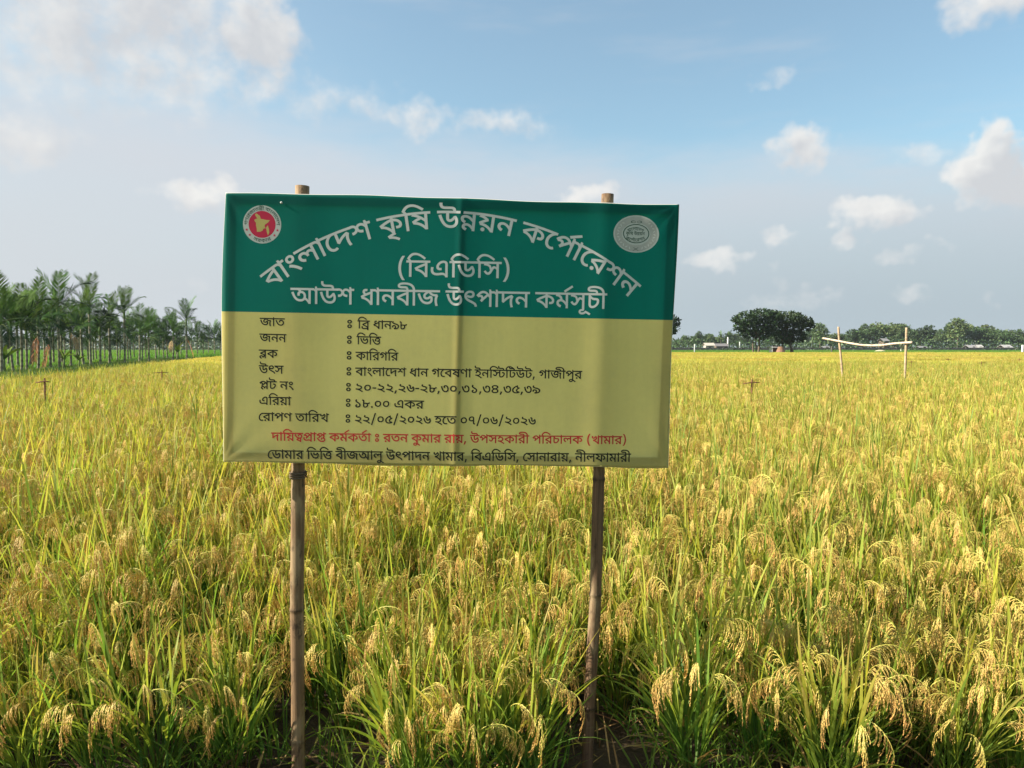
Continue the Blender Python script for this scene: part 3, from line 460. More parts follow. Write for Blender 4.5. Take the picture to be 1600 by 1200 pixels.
81: [[347,39,1,295,39,0,201,78,0,119,171,0,49,331,0,21,452,1,96,475,1,117,376,0,167,239,0,226,154,0,299,115,0,342,115,1,407,115,0,483,193,0,483,271,1,483,315,0,458,375,0,449,391,1,489,392,1,472,348,0,428,287,0,373,257,0,340,257,1,319,257,0,284,269,0,270,282,1,255,296,0,235,346,0,235,400,1,235,451,1,235,476,0,225,504,0,196,516,0,166,517,1,175,593,1,216,592,0,270,576,0,286,560,1,300,545,0,312,501,0,312,471,1,312,379,1,312,354,0,328,328,0,348,328,1,364,328,0,395,346,0,427,393,0,443,438,1,499,452,1,518,427,0,544,364,0,559,298,0,559,268,1,559,203,0,514,99,0,420,39,0]],
82: [[382,301,1,432,286,1,392,267,0,307,248,0,268,248,1,170,248,0,70,335,0,70,411,1,70,456,0,108,532,0,173,590,0,254,622,0,297,622,1,333,622,0,393,604,0,415,584,1,435,565,0,459,511,0,459,455,1,459,143,1,459,118,0,469,90,0,499,78,0,528,77,1,520,0,1,467,2,0,406,28,0,382,81,0,382,122,1],[266,322,1,308,322,0,370,339,0,404,357,1,382,338,1,382,439,1,382,476,0,375,517,0,361,530,1,351,541,0,320,551,0,297,551,1,271,551,0,219,529,0,177,490,0,151,437,0,151,406,1,151,358,0,214,322,0]],
83: [[237,0,1,198,0,0,147,22,0,132,38,1,114,56,0,91,110,0,91,164,1,91,481,1,91,506,0,81,534,0,52,546,0,22,547,1,31,624,1,69,623,0,120,609,0,136,595,1,153,580,0,167,533,0,167,501,1,167,355,1,198,366,0,253,375,0,269,375,1,280,375,0,308,372,0,318,370,1,347,363,0,386,360,0,408,360,1,446,360,0,495,382,0,514,418,1,586,383,1,573,350,0,529,310,0,473,292,0,442,292,1,433,292,0,410,294,0,398,297,1,418,312,1,433,292,0,448,241,0,448,213,1,448,147,0,391,51,0,296,0,0],[238,71,1,271,71,0,320,96,0,353,137,0,369,187,0,369,212,1,369,249,0,340,289,0,297,304,0,274,304,1,241,304,0,190,292,0,167,281,1,167,168,1,167,135,0,177,100,0,184,92,1,192,84,0,215,71,0]],
84: [[174,315,1,220,315,0,292,281,0,333,220,0,333,181,1,333,142,0,306,87,0,278,62,1,275,72,1,369,82,0,476,152,0,476,214,1,476,250,0,443,305,0,356,352,0,274,375,1,183,401,0,78,445,0,35,498,0,35,536,1,35,559,0,57,606,0,83,631,1,146,596,1,131,582,0,119,558,0,119,547,1,119,534,0,130,512,0,166,491,0,241,465,0,304,447,1,384,425,0,483,374,0,538,318,0,558,253,0,558,216,1,558,155,0,500,72,0,400,22,0,269,0,0,197,0,1,183,0,1,161,68,1,206,84,0,257,132,0,257,169,1,257,203,0,216,245,0,175,245,1,139,245,0,108,217,0,108,196,1,108,186,0,114,162,0,119,152,1,44,135,1,36,153,0,27,188,0,27,207,1,27,239,0,61,288,0,126,315,0]],
131: [[-254,707,1,72,917,1,110,860,1,-209,644,1]],
224: [[765,622,1,765,551,1,660,551,1,660,0,1,583,0,1,583,396,1,605,332,1,564,392,0,496,477,0,435,531,0,373,556,0,337,556,1,297,556,0,232,526,0,178,476,0,155,447,1,147,445,1,163,455,0,194,465,0,213,465,1,272,465,0,325,402,0,325,356,1,325,345,0,323,325,0,321,320,1,304,326,1,316,339,0,338,363,0,363,387,0,376,400,1,500,516,1,549,463,1,265,195,1,206,250,1,288,328,1,252,285,1,222,262,1,237,279,0,258,318,0,258,343,1,258,368,0,228,398,0,199,398,1,183,398,0,153,390,0,137,380,1,61,452,1,101,505,0,185,584,0,277,629,0,330,629,1,386,629,0,475,587,0,560,504,0,606,441,1,588,446,1,585,470,0,583,526,0,583,558,1,583,688,1,636,688,1,659,622,1],[660,-43,1,585,-43,1,575,-13,0,544,25,0,502,43,0,475,43,1,423,43,0,326,26,0,269,26,1,233,26,0,155,40,0,87,78,0,45,152,0,45,212,1,45,228,0,49,268,0,54,287,1,131,277,1,127,265,0,123,230,0,123,211,1,123,170,0,158,120,0,224,98,0,269,98,1,316,98,0,408,115,0,458,115,1,496,115,0,560,90,0,583,61,1,583,151,1,660,151,1]],
226: [[673,622,1,673,551,1,568,551,1,568,0,1,491,14,1,461,70,0,356,165,0,221,231,0,143,243,1,104,339,1,200,397,0,405,491,0,514,524,1,491,482,1,491,551,1,-10,551,1,-10,622,1],[491,474,1,512,446,1,436,421,0,268,348,0,197,304,1,251,292,0,373,238,0,477,154,0,505,98,1,496,98,1,494,121,0,491,167,0,491,199,1],[568,-117,1,493,-117,1,481,-73,0,427,-30,0,383,-30,1,356,-30,0,304,-38,0,250,-47,0,219,-47,1,189,-47,0,128,-33,0,77,2,0,46,62,0,46,108,1,46,128,0,52,163,0,55,174,1,132,165,1,128,152,0,124,126,0,124,111,1,124,61,0,179,25,0,222,25,1,249,25,0,294,34,0,339,42,0,366,42,1,406,42,0,469,12,0,491,-18,1,491,73,1,568,104,1]],
260: [[385,190,1,302,190,0,168,247,0,66,380,0,29,492,1,102,513,1,132,426,0,204,313,0,306,258,0,378,258,1,463,258,0,528,318,0,528,364,1,528,405,0,472,460,0,422,460,1,397,460,0,366,446,0,352,421,0,352,406,1,352,399,0,355,377,0,358,369,1,285,355,1,279,372,0,274,407,0,274,417,1,274,454,0,313,503,0,379,527,0,417,527,1,477,527,0,560,480,0,603,405,0,603,361,1,603,311,0,553,234,0,456,190,0],[670,622,1,670,551,1,-10,551,1,-10,622,1],[527,257,1,527,-77,1,450,-77,1,413,-38,0,331,12,0,242,43,0,192,51,1,158,128,1,192,148,0,246,176,0,295,196,0,320,204,1],[450,195,1,418,183,0,339,149,0,266,114,0,242,100,1,238,107,1,300,94,0,409,43,0,453,4,1,452,21,0,450,64,0,450,77,1]],
339: [[486,528,1,562,528,0,644,458,0,644,396,1,644,352,0,596,283,0,511,231,0,457,212,1,427,282,1,492,303,0,564,351,0,564,393,1,564,424,0,524,457,0,483,457,1,449,457,0,388,437,0,341,406,0,314,372,0,314,358,1,314,345,0,333,327,0,364,322,1,344,248,1,289,258,0,235,309,0,235,350,1,235,383,0,276,446,0,346,498,0,437,528,0],[654,170,1,654,91,0,534,0,0,432,0,1,366,0,0,246,44,0,143,141,0,59,301,0,28,417,1,104,440,1,140,311,0,231,151,0,352,76,0,433,76,1,494,76,0,573,122,0,573,172,1,573,206,0,523,254,0,485,268,1,565,303,1,608,281,0,654,212,0],[733,622,1,733,551,1,-10,551,1,-10,622,1]],
365: [[614,622,1,614,551,1,509,551,1,509,193,1,432,193,1,432,313,1,445,253,1,405,302,0,323,377,0,242,421,0,200,421,1,166,421,0,128,389,0,128,361,1,128,339,0,159,300,0,198,285,1,161,214,1,109,237,0,46,315,0,46,366,1,46,405,0,83,462,0,148,493,0,189,493,1,244,493,0,335,454,0,415,386,0,453,343,1,435,344,1,434,362,0,432,406,0,432,428,1,432,551,1,-10,551,1,-10,622,1],[224,204,1,279,204,0,367,161,0,443,86,0,479,38,1,462,-42,1,429,5,0,356,84,0,277,133,0,234,133,1,204,133,0,173,108,0,173,86,1,173,66,0,204,39,0,237,27,1,202,-42,1,169,-30,0,120,9,0,92,59,0,92,87,1,92,125,0,130,177,0,190,204,0],[509,203,1,509,-43,1,432,-43,1,432,31,1,435,74,1,433,98,0,432,147,0,432,172,1,432,202,1]],
369: [[468,308,1,434,308,0,384,320,0,336,350,0,305,377,1,280,400,0,253,417,0,237,417,1,221,417,0,194,396,0,194,375,1,194,357,0,217,326,0,236,308,1,181,253,1,151,280,0,112,341,0,112,380,1,112,417,0,146,465,0,199,489,0,225,489,1,266,489,0,324,458,0,356,429,1,391,398,0,436,371,0,468,371,1,500,371,0,538,405,0,538,442,1,538,480,0,497,549,0,467,575,1,547,591,1,563,577,0,594,532,0,615,475,0,615,442,1,615,376,0,538,308,0],[703,622,1,703,551,1,-10,551,1,-10,622,1],[456,370,1,491,370,0,539,356,0,556,343,1,576,328,0,598,283,0,598,236,1,598,-117,1,521,-117,1,512,-72,0,466,-30,0,431,-30,1,404,-30,0,346,-38,0,283,-47,0,245,-47,1,216,-47,0,148,-33,0,86,7,0,46,83,0,46,145,1,46,166,0,52,216,0,56,235,1,133,223,1,129,208,0,124,172,0,124,146,1,124,94,0,163,43,0,220,27,0,245,27,1,274,27,0,332,36,0,389,44,0,414,44,1,446,44,0,502,19,0,521,-11,1,521,229,1,521,255,0,512,282,0,502,290,1,494,297,0,469,304,0,451,304,1,425,304,0,378,284,0,341,253,0,319,218,0,319,202,1,319,189,0,337,168,0,368,168,1,381,168,0,398,170,0,408,171,1,415,102,1,405,99,0,375,94,0,352,94,1,324,94,0,273,115,0,241,158,0,241,192,1,241,222,0,275,285,0,335,338,0,413,370,0]],
378: [[290,629,1,353,629,0,447,580,0,540,480,0,600,401,1,545,362,1,508,414,0,447,487,0,390,534,0,330,556,0,295,556,1,257,556,0,192,534,0,137,498,0,114,478,1,106,477,1,122,486,0,159,497,0,182,497,1,235,497,0,281,436,0,281,396,1,281,388,0,280,371,0,278,363,1,169,299,1,190,317,0,216,353,0,216,383,1,216,401,0,190,434,0,160,434,1,144,434,0,111,423,0,95,413,1,22,485,1,62,528,0,146,592,0,238,629,0],[498,474,1,216,238,1,162,297,1,254,368,1,266,370,1,277,381,0,298,399,0,320,418,0,333,428,1,451,526,1],[736,622,1,736,551,1,621,551,1,621,208,1,544,253,1,544,396,1,549,446,1,546,470,0,544,526,0,544,558,1,544,688,1,597,688,1,620,622,1],[445,-61,1,381,-61,0,266,-27,0,168,45,0,86,160,0,54,241,1,128,267,1,161,187,0,245,73,0,362,14,0,444,14,1,507,14,0,577,43,0,606,90,0,606,118,1,606,159,0,551,215,0,505,215,1,482,215,0,452,200,0,438,176,0,438,160,1,438,153,0,441,131,0,444,123,1,371,109,1,365,126,0,360,161,0,360,171,1,360,208,0,399,258,0,463,283,0,500,283,1,557,283,0,638,235,0,681,159,0,681,115,1,681,65,0,631,-15,0,527,-61,0]],
380: [[291,629,1,353,629,0,447,580,0,540,480,0,600,401,1,545,362,1,508,414,0,447,487,0,390,534,0,330,556,0,295,556,1,258,556,0,192,534,0,137,498,0,114,478,1,106,477,1,122,486,0,159,497,0,182,497,1,235,497,0,281,436,0,281,396,1,281,389,0,280,371,0,278,363,1,169,299,1,190,317,0,216,354,0,216,383,1,216,401,0,190,434,0,160,434,1,144,434,0,111,423,0,95,413,1,22,485,1,62,528,0,146,592,0,238,629,0],[498,474,1,216,238,1,162,297,1,254,368,1,266,370,1,277,381,0,298,399,0,320,418,0,333,428,1,451,526,1],[726,622,1,726,551,1,621,551,1,621,231,1,544,231,1,544,396,1,549,446,1,546,470,0,544,526,0,544,558,1,544,688,1,597,688,1,620,622,1],[271,228,1,312,228,0,381,195,0,400,164,1,411,187,0,448,208,0,473,208,1,503,208,0,555,179,0,583,154,1,545,169,1,544,180,0,544,203,0,544,214,1,544,256,1,621,255,1,621,0,1,544,0,1,544,164,1,577,78,1,552,106,0,510,140,0,485,140,1,464,140,0,436,115,0,436,86,1,436,77,0,437,61,0,438,54,1,377,51,1,370,103,0,317,160,0,278,160,1,249,160,0,218,130,0,218,109,1,218,81,0,257,46,0,302,29,1,273,-39,1,213,-17,0,140,54,0,140,113,1,140,162,0,214,228,0]],
388: [[508,556,1,508,125,1,437,121,1,406,164,0,315,231,0,199,277,0,129,286,1,92,375,1,148,405,0,274,461,0,397,506,0,449,519,1,431,479,1,431,555,1],[431,474,1,451,446,1,411,435,0,310,398,0,211,356,0,172,334,1,162,350,1,228,338,0,324,301,0,401,250,0,435,217,1,434,236,0,431,285,0,431,300,1],[613,622,1,613,551,1,-10,551,1,-10,622,1],[176,183,1,223,183,0,286,141,0,306,109,1,317,132,0,352,153,0,370,153,1,399,153,0,442,115,0,469,83,1,434,114,1,434,147,1,508,147,1,508,-43,1,431,-43,1,431,109,1,464,17,1,452,40,0,409,85,0,383,85,1,368,85,0,342,62,0,342,29,1,342,22,0,343,9,0,344,3,1,283,0,1,278,51,0,226,115,0,182,115,1,154,115,0,123,85,0,123,64,1,123,36,0,162,1,0,207,-16,1,178,-84,1,118,-62,0,45,9,0,45,68,1,45,118,0,119,183,0]],
434: [[188,127,1,161,127,0,112,149,0,63,200,0,35,244,1,96,281,1,123,233,0,159,203,0,180,203,1,197,203,0,228,224,0,265,276,0,289,321,1,312,354,1,339,410,0,386,449,0,415,449,1,448,449,0,501,412,0,536,374,1,539,343,1,532,292,1,502,331,0,457,375,0,436,375,1,422,375,0,398,359,0,368,314,0,343,268,1,316,219,0,272,156,0,223,127,0],[271,271,1,261,339,0,240,419,0,214,441,1,189,464,0,103,487,0,38,495,1,53,571,1,107,551,1,164,542,0,240,514,0,287,469,0,311,403,0,315,356,1],[993,622,1,993,551,1,588,551,1,588,205,1,588,161,0,598,125,0,605,117,1,623,96,0,659,96,1,699,96,0,769,134,0,795,162,1,824,193,0,855,263,0,855,299,1,855,331,0,823,364,0,786,364,1,774,364,0,746,360,0,733,357,1,722,428,1,741,433,0,782,439,0,805,439,1,842,439,0,900,411,0,933,351,0,933,303,1,933,244,0,875,133,0,831,95,1,794,63,0,707,24,0,655,24,1,618,24,0,565,46,0,548,63,1,532,82,0,511,136,0,511,191,1,511,337,1,515,373,1,513,391,0,511,432,0,511,458,1,511,551,1,-10,551,1,-10,622,1],[811,622,1,810,663,0,773,699,0,731,699,1,637,699,1,572,699,0,501,717,0,476,736,1,449,756,0,422,819,0,422,859,1,422,872,0,425,897,0,427,912,1,501,907,1,499,896,0,497,879,0,497,869,1,497,847,0,506,813,0,516,802,1,530,786,0,583,771,0,632,771,1,710,771,1,763,771,0,825,755,0,847,734,1,864,718,0,882,663,0,883,622,1]],
450: [[356,622,1,356,551,1,336,551,1,305,544,0,233,497,0,169,422,0,128,322,0,128,262,1,128,190,0,171,105,0,235,69,0,267,69,1,292,69,0,326,79,0,348,92,1,383,31,1,357,11,0,295,-5,0,263,-5,1,200,-5,0,104,61,0,49,180,0,49,260,1,49,337,0,98,458,0,177,548,0,269,607,0,312,622,1]],
520: [[843,622,1,843,551,1,438,551,1,438,205,1,438,161,0,448,125,0,455,117,1,473,96,0,510,96,1,549,96,0,619,134,0,645,162,1,674,193,0,705,263,0,705,299,1,705,331,0,673,364,0,636,364,1,624,364,0,596,360,0,583,357,1,572,428,1,591,433,0,632,439,0,655,439,1,692,439,0,750,411,0,783,351,0,783,303,1,783,244,0,725,133,0,681,95,1,644,63,0,557,24,0,505,24,1,468,24,0,415,46,0,398,63,1,382,82,0,361,136,0,361,191,1,361,551,1,256,551,1,256,622,1],[661,622,1,660,663,0,617,695,0,573,695,1,487,695,1,422,695,0,351,713,0,326,732,1,299,752,0,272,815,0,272,855,1,272,868,0,275,894,0,277,909,1,351,904,1,349,893,0,347,874,0,347,864,1,347,842,0,356,808,0,366,797,1,380,781,0,433,764,0,482,764,1,510,764,1,527,764,0,573,760,0,643,747,0,695,734,1,712,718,0,732,663,0,733,622,1],[276,622,1,276,551,1,171,551,1,171,0,1,94,0,1,94,551,1,-10,551,1,-10,622,1,82,622,1,66,641,0,33,683,0,20,704,1,54,763,0,132,860,0,238,917,0,313,917,1,384,917,0,505,873,0,626,791,0,695,734,1,655,688,1,603,729,0,516,788,0,440,827,0,366,846,0,325,846,1,270,846,0,190,807,0,131,738,0,106,693,1,114,678,0,142,642,0,160,622,1]],
593: [[256,-135,1,183,-39,0,111,205,0,111,332,1,111,461,0,183,698,0,256,792,1,337,792,1,270,694,0,197,456,0,197,331,1,197,204,0,268,-34,0,338,-135,1]],
594: [[82,-135,1,150,-37,0,222,198,0,222,325,1,222,453,0,151,691,0,81,792,1,163,792,1,237,696,0,308,452,0,308,324,1,308,196,0,237,-41,0,163,-135,1]],
597: [[190,116,1,197,105,1,188,70,0,161,-6,0,130,-82,0,113,-119,1,46,-119,1,61,-60,0,86,64,0,93,116,1]],
598: [[49,338,1,291,338,1,291,256,1,49,256,1]],
599: [[72,54,1,72,91,0,108,121,0,133,121,1,159,121,0,196,91,0,196,54,1,196,18,0,159,-14,0,133,-14,1,108,-14,0,72,18,0]],
600: [[315,792,1,397,792,1,135,-125,1,52,-125,1]],
}
LINES = [
([[593,0,0],[55,419,0],[42,685,0],[16,1281,0],[55,2039,0],[32,2305,0],[55,3017,0],[50,3283,0],[594,3965,0]], 111, 4273, (0.587, 0.69), (0.9594, 0.6918), 0.0536, 'w', 8),
([[9,0,0],[12,1158,0],[48,1870,0],[38,2807,0],[54,3403,0],[39,3669,0],[42,4273,0],[56,4869,0],[27,5135,0],[12,6312,0],[66,7024,0],[40,7549,0],[54,8265,0],[37,8531,0],[39,9134,0],[20,9998,0],[44,10805,0],[131,11427,0],[50,11427,0],[58,12109,0],[25,12109,0],[56,12676,0]], -10, 12952, (0.2272, 0.5907), (1.2936, 0.5935), 0.0514, 'w', 9),
([[27,0,0],[54,917,0],[35,1183,0]], -10, 1900, (0.1247, 0.4886), (0.2077, 0.4883), 0.0264, 'k', 13),
([[27,0,0],[39,917,0],[39,1521,0]], -10, 2135, (0.1237, 0.4358), (0.2132, 0.4353), 0.0265, 'k', 13),
([[388,0,0],[20,603,0]], -10, 1420, (0.1216, 0.3822), (0.1845, 0.3818), 0.0265, 'k', 13),
([[12,0,0],[66,712,0],[50,1237,0]], -10, 1929, (0.1217, 0.3294), (0.2038, 0.329), 0.0266, 'k', 13),
([[380,0,0],[30,716,0],[39,1543,0],[6,2147,0]], 22, 2571, (0.1239, 0.2765), (0.2382, 0.2759), 0.0266, 'k', 13),
([[16,0,0],[55,758,0],[46,1024,0],[70,1620,0],[54,2246,0]], 46, 2522, (0.1239, 0.2235), (0.2298, 0.2231), 0.0267, 'k', 13),
([[450,0,0],[46,346,0],[54,942,0],[40,1208,0],[34,1924,0],[35,2804,0],[54,3511,0],[55,3777,0],[46,4043,0],[21,4639,0]], 49, 5345, (0.1218, 0.1688), (0.3568, 0.1682), 0.0268, 'k', 13),
([[7,0,0]], 78, 360, (0.4173, 0.4873), (0.4319, 0.4876), 0.0271, 'k', 13),
([[7,0,0]], 78, 360, (0.4168, 0.4345), (0.4314, 0.4348), 0.0272, 'k', 13),
([[7,0,0]], 78, 360, (0.4163, 0.3815), (0.4309, 0.3818), 0.0272, 'k', 13),
([[7,0,0]], 78, 360, (0.4158, 0.3278), (0.4304, 0.3281), 0.0273, 'k', 13),
([[7,0,0]], 78, 360, (0.4149, 0.2744), (0.4295, 0.2746), 0.0274, 'k', 13),
([[7,0,0]], 78, 360, (0.4144, 0.2213), (0.429, 0.2216), 0.0274, 'k', 13),
([[7,0,0]], 78, 360, (0.4139, 0.1677), (0.4285, 0.1679), 0.0275, 'k', 13),
([[55,0,0],[226,266,0],[38,1189,0],[54,1785,0],[39,2051,0],[84,2655,0],[83,3247,0]], -10, 3833, (0.4512, 0.4863), (0.6173, 0.4855), 0.0266, 'k', 13),
([[55,0,0],[43,266,0],[55,987,0],[339,1253,0]], -10, 1986, (0.4486, 0.4331), (0.5303, 0.4327), 0.0266, 'k', 13),
([[20,0,0],[54,807,0],[55,1073,0],[46,1339,0],[22,1935,0],[55,2591,0],[46,2857,0]], -10, 3463, (0.4458, 0.3803), (0.5891, 0.3798), 0.0266, 'k', 13),
([[42,0,0],[54,596,0],[6,862,0],[47,1300,0],[54,2031,0],[61,2297,0],[37,2643,0],[48,3246,0],[38,4183,0],[54,4779,0],[39,5045,0],[22,5909,0],[61,6565,0],[42,6911,0],[49,7507,0],[34,8140,0],[54,8760,0],[10,9286,0],[39,9816,0],[55,10420,0],[434,10686,0],[520,11669,0],[12,12502,0],[30,13214,0],[597,13781,0],[22,14304,0],[54,14960,0],[27,15226,0],[56,16143,0],[40,16409,0],[57,17125,0],[46,17125,0]], -10, 17731, (0.4451, 0.327), (1.2151, 0.3284), 0.0267, 'k', 13),
([[77,0,0],[75,592,0],[598,1184,0],[77,1524,0],[77,2116,0],[597,2708,0],[77,2971,0],[81,3563,0],[598,4155,0],[77,4495,0],[83,5087,0],[597,5679,0],[78,5942,0],[75,6534,0],[597,7126,0],[78,7389,0],[76,7981,0],[597,8573,0],[78,8836,0],[79,9428,0],[597,10020,0],[78,10283,0],[80,10875,0],[597,11467,0],[78,11730,0],[84,12322,0]], 65, 12880, (0.4465, 0.2727), (1.0721, 0.2761), 0.0267, 'k', 13),
([[76,0,0],[83,592,0],[599,1184,0],[75,1452,0],[75,2044,0],[16,2896,0],[20,3654,0],[46,4461,0]], 123, 5067, (0.4459, 0.2192), (0.6775, 0.2187), 0.0268, 'k', 13),
([[77,0,0],[77,592,0],[600,1184,0],[75,1633,0],[80,2225,0],[600,2817,0],[77,3266,0],[75,3858,0],[77,4450,0],[81,5042,0],[51,5894,0],[61,6424,0],[35,6770,0],[75,7737,0],[82,8329,0],[600,8921,0],[75,9370,0],[81,9962,0],[600,10554,0],[77,11003,0],[75,11595,0],[77,12187,0],[81,12779,0]], 65, 13338, (0.4454, 0.166), (1.0588, 0.1683), 0.0269, 'k', 13),
([[37,0,0],[54,603,0],[55,869,0],[70,1135,0],[260,1761,0],[224,2421,0],[54,3176,0],[378,3442,0],[20,4428,0],[44,5235,0],[131,5857,0],[20,5857,0],[35,6664,0],[131,7214,0],[54,7371,0],[7,7897,0],[46,8595,0],[35,9191,0],[39,9898,0],[20,10762,0],[57,11349,0],[44,11569,0],[54,12191,0],[46,12457,0],[46,13313,0],[54,13909,0],[70,14175,0],[597,14801,0],[12,15324,0],[40,16036,0],[50,16752,0],[51,17434,0],[20,17964,0],[54,18771,0],[46,19037,0],[56,19633,0],[40,20159,0],[55,20875,0],[46,21141,0],[25,21737,0],[54,22304,0],[47,22570,0],[20,23301,0],[593,24368,0],[21,24787,0],[54,25483,0],[44,25749,0],[54,26371,0],[46,26637,0],[594,27233,0]], -10, 27541, (0.1635, 0.1023), (1.3722, 0.1055), 0.0268, 'r', 14),
([[450,0,0],[32,346,0],[54,1058,0],[44,1324,0],[54,1946,0],[46,2212,0],[55,3068,0],[43,3334,0],[55,4055,0],[339,4321,0],[42,5304,0],[56,5900,0],[27,6166,0],[9,7083,0],[47,8241,0],[57,8972,0],[12,9232,0],[66,9944,0],[40,10469,0],[54,11185,0],[37,11451,0],[39,12054,0],[21,12918,0],[54,13614,0],[44,13880,0],[54,14502,0],[46,14768,0],[597,15364,0],[55,15887,0],[42,16153,0],[16,16749,0],[55,17507,0],[32,17773,0],[55,18485,0],[50,18751,0],[597,19433,0],[450,19956,0],[50,20302,0],[54,20984,0],[39,21250,0],[54,21854,0],[46,22120,0],[54,22716,0],[70,22982,0],[597,23608,0],[39,24131,0],[56,24735,0],[47,25001,0],[41,25732,0],[54,26570,0],[44,26836,0],[54,27458,0],[46,27724,0],[56,28320,0]], 49, 28596, (0.1516, 0.042), (1.3916, 0.0453), 0.028, 'k', 13),
([[20,0,0],[59,587,0],[55,807,0],[49,1073,0],[12,1966,0],[365,2678,0],[70,3282,0],[39,3908,0]], -10, 4522, (1.3542, 0.8038), (1.419, 0.804), 0.0099, 'g', 14),
]
ARCS = [
([[42,0,0],[54,596,0],[6,862,0],[47,1300,0],[54,2031,0],[61,2297,0],[37,2643,0],[48,3246,0],[20,4183,0],[59,4770,0],[55,4990,0],[49,5256,0],[12,6149,0],[365,6861,0],[70,7465,0],[39,8091,0],[20,8955,0],[61,9762,0],[40,10108,0],[131,10763,0],[54,10824,0],[61,11090,0],[46,11436,0],[48,12032,0],[39,12709,0]], -10, 13323, (0.7644, -0.1527), 1.0105, 2.2566, 0.8761, 0.0578, 'w', 10),
([[22,0,0],[34,656,0],[224,1276,0],[27,2031,0],[54,2948,0],[35,3214,0],[369,3921,0],[56,4614,0],[42,5140,0],[54,5736,0],[6,6002,0],[47,6440,0],[54,7171,0],[61,7437,0],[37,7783,0],[48,8386,0]], 22, 9073, (0.1318, 0.7999), 0.0579, 3.1765, -0.0349, 0.0098, 'g', 10),
([[50,0,0],[46,682,0],[20,1278,0],[54,2085,0],[46,2351,0]], -10, 2957, (0.1318, 0.7999), 0.0486, -2.1293, -1.0123, 0.0098, 'g', 10),
([[42,0,0],[54,596,0],[6,862,0],[47,1300,0],[54,2031,0],[61,2297,0],[37,2643,0],[48,3246,0]], -10, 3933, (1.3872, 0.7673), 0.053, 2.17, 0.9817, 0.0099, 'g', 14),
([[20,0,0],[61,807,0],[40,1153,0],[131,1808,0],[54,1869,0],[61,2135,0],[46,2481,0],[48,3077,0],[39,3754,0]], -10, 4368, (1.3865, 0.8477), 0.0657, -2.0405, -1.0845, 0.0099, 'g', 14),
]

# ------------------------------------------------------------------ ground
def ground_mat(n):
    tc = n.node('ShaderNodeTexCoord')
    p = tc.outputs['Object']
    big = n.noise(p, 0.05, 4.0)
    fine = n.noise(p, 2.0, 6.0, 0.65)
    c = n.mix(n.step(big, 0.4, 0.6), (0.06, 0.085, 0.02), (0.085, 0.12, 0.028))
    c = n.mix(n.m('MULTIPLY', fine, 0.6), c, (0.09, 0.07, 0.03))
    return principled(n, c, 0.95, 0.1, fine, 0.05)

def soil_mat(n):
    tc = n.node('ShaderNodeTexCoord')
    p = tc.outputs['Object']
    a = n.noise(p, 3.0, 6.0, 0.65)
    b = n.noise(p, 26.0, 6.0, 0.7)
    c = n.mix(n.step(a, 0.35, 0.65), (0.055, 0.036, 0.022), (0.11, 0.075, 0.045))
    c = n.mix(n.step(b, 0.5, 0.75), c, (0.16, 0.11, 0.065))
    return principled(n, c, n.m('MULTIPLY_ADD', a, 0.4, 0.45), 0.3, n.m('ADD', a, b), 0.03)

def sheet(name, pts, z, mat, nx=1):
    me = bpy.data.meshes.new(name)
    me.from_pydata([(x, y, z) for x, y in pts], [], [tuple(range(len(pts)))])
    me.materials.append(mat)
    return tag(obj(name, me), kind='structure')

sheet('ground', [(-2500, -2500), (2500, -2500), (2500, 2500), (-2500, 2500)], 0.0, material('grassy_earth', ground_mat))
# left edge of the ripe field, running away to the left
FIELD_FAR = 108.0
def left_edge(y):
    return -10.9 - (y - 16.0) * 0.268 if y > 16 else -10.9 + (16 - y) * 0.22
sheet('paddy_soil', [(left_edge(1.9), 1.9), (60, 1.9), (110, FIELD_FAR), (left_edge(FIELD_FAR), FIELD_FAR)], 0.004, material('wet_paddy_soil', soil_mat))

# ------------------------------------------------------------------ rice
G_DARK, G_MID, G_YEL, G_STRAW = (0.070, 0.165, 0.030), (0.145, 0.265, 0.038), (0.40, 0.425, 0.055), (0.50, 0.37, 0.12)
P_GREEN, P_GOLD, P_TAN = (0.53, 0.50, 0.13), (0.61, 0.46, 0.13), (0.63, 0.33, 0.105)

def blade(mb, p, az, lean, L, w, bend, n, c0, c1, roll=0.0):
    """One leaf blade: a tapering strip that arches over."""
    p = Vector(p)
    h = Vector((math.cos(az), math.sin(az), 0))
    side = Vector((-math.sin(az), math.cos(az), 0))
    vs, cs, fs = [], [], []
    th = lean
    for i in range(n + 1):
        t = i / n
        up = Vector((0, 0, 1)) * math.cos(th) + h * math.sin(th)
        nrm = h * math.cos(th) - Vector((0, 0, 1)) * math.sin(th)
        s = (side * math.cos(roll + 0.8 * t) + nrm * math.sin(roll + 0.8 * t))
        ww = w * 0.5 * min(1.0, 0.35 + 2.2 * t) * (1 - t ** 2.2)
        if i == n:
            vs.append(p)
            cs.append(c1)
        else:
            vs += [p - s * ww, p + s * ww]
            cs += [lerp(c0, c1, t)] * 2
        p = p + up * (L / n)
        th += bend / n * (0.4 + 1.2 * t)
    for i in range(n - 1):
        fs.append((2 * i, 2 * i + 1, 2 * i + 3, 2 * i + 2))
    fs.append((2 * n - 2, 2 * n - 1, 2 * n))
    mb.add(vs, fs, cs)

def grain(mb, p, d, L, r, c):
    d = d.normalized()
    u = d.cross(Vector((0.3, 0.2, 0.93))).normalized()
    w = d.cross(u)
    m = p + d * L * 0.45
    vs = [p, p + d * L]
    for k in range(3):
        a = 2.094 * k
        vs.append(m + (u * math.cos(a) + w * math.sin(a)) * r)
    mb.add(vs, [(0, 3, 2), (0, 4, 3), (0, 2, 4), (1, 2, 3), (1, 3, 4), (1, 4, 2)], c)

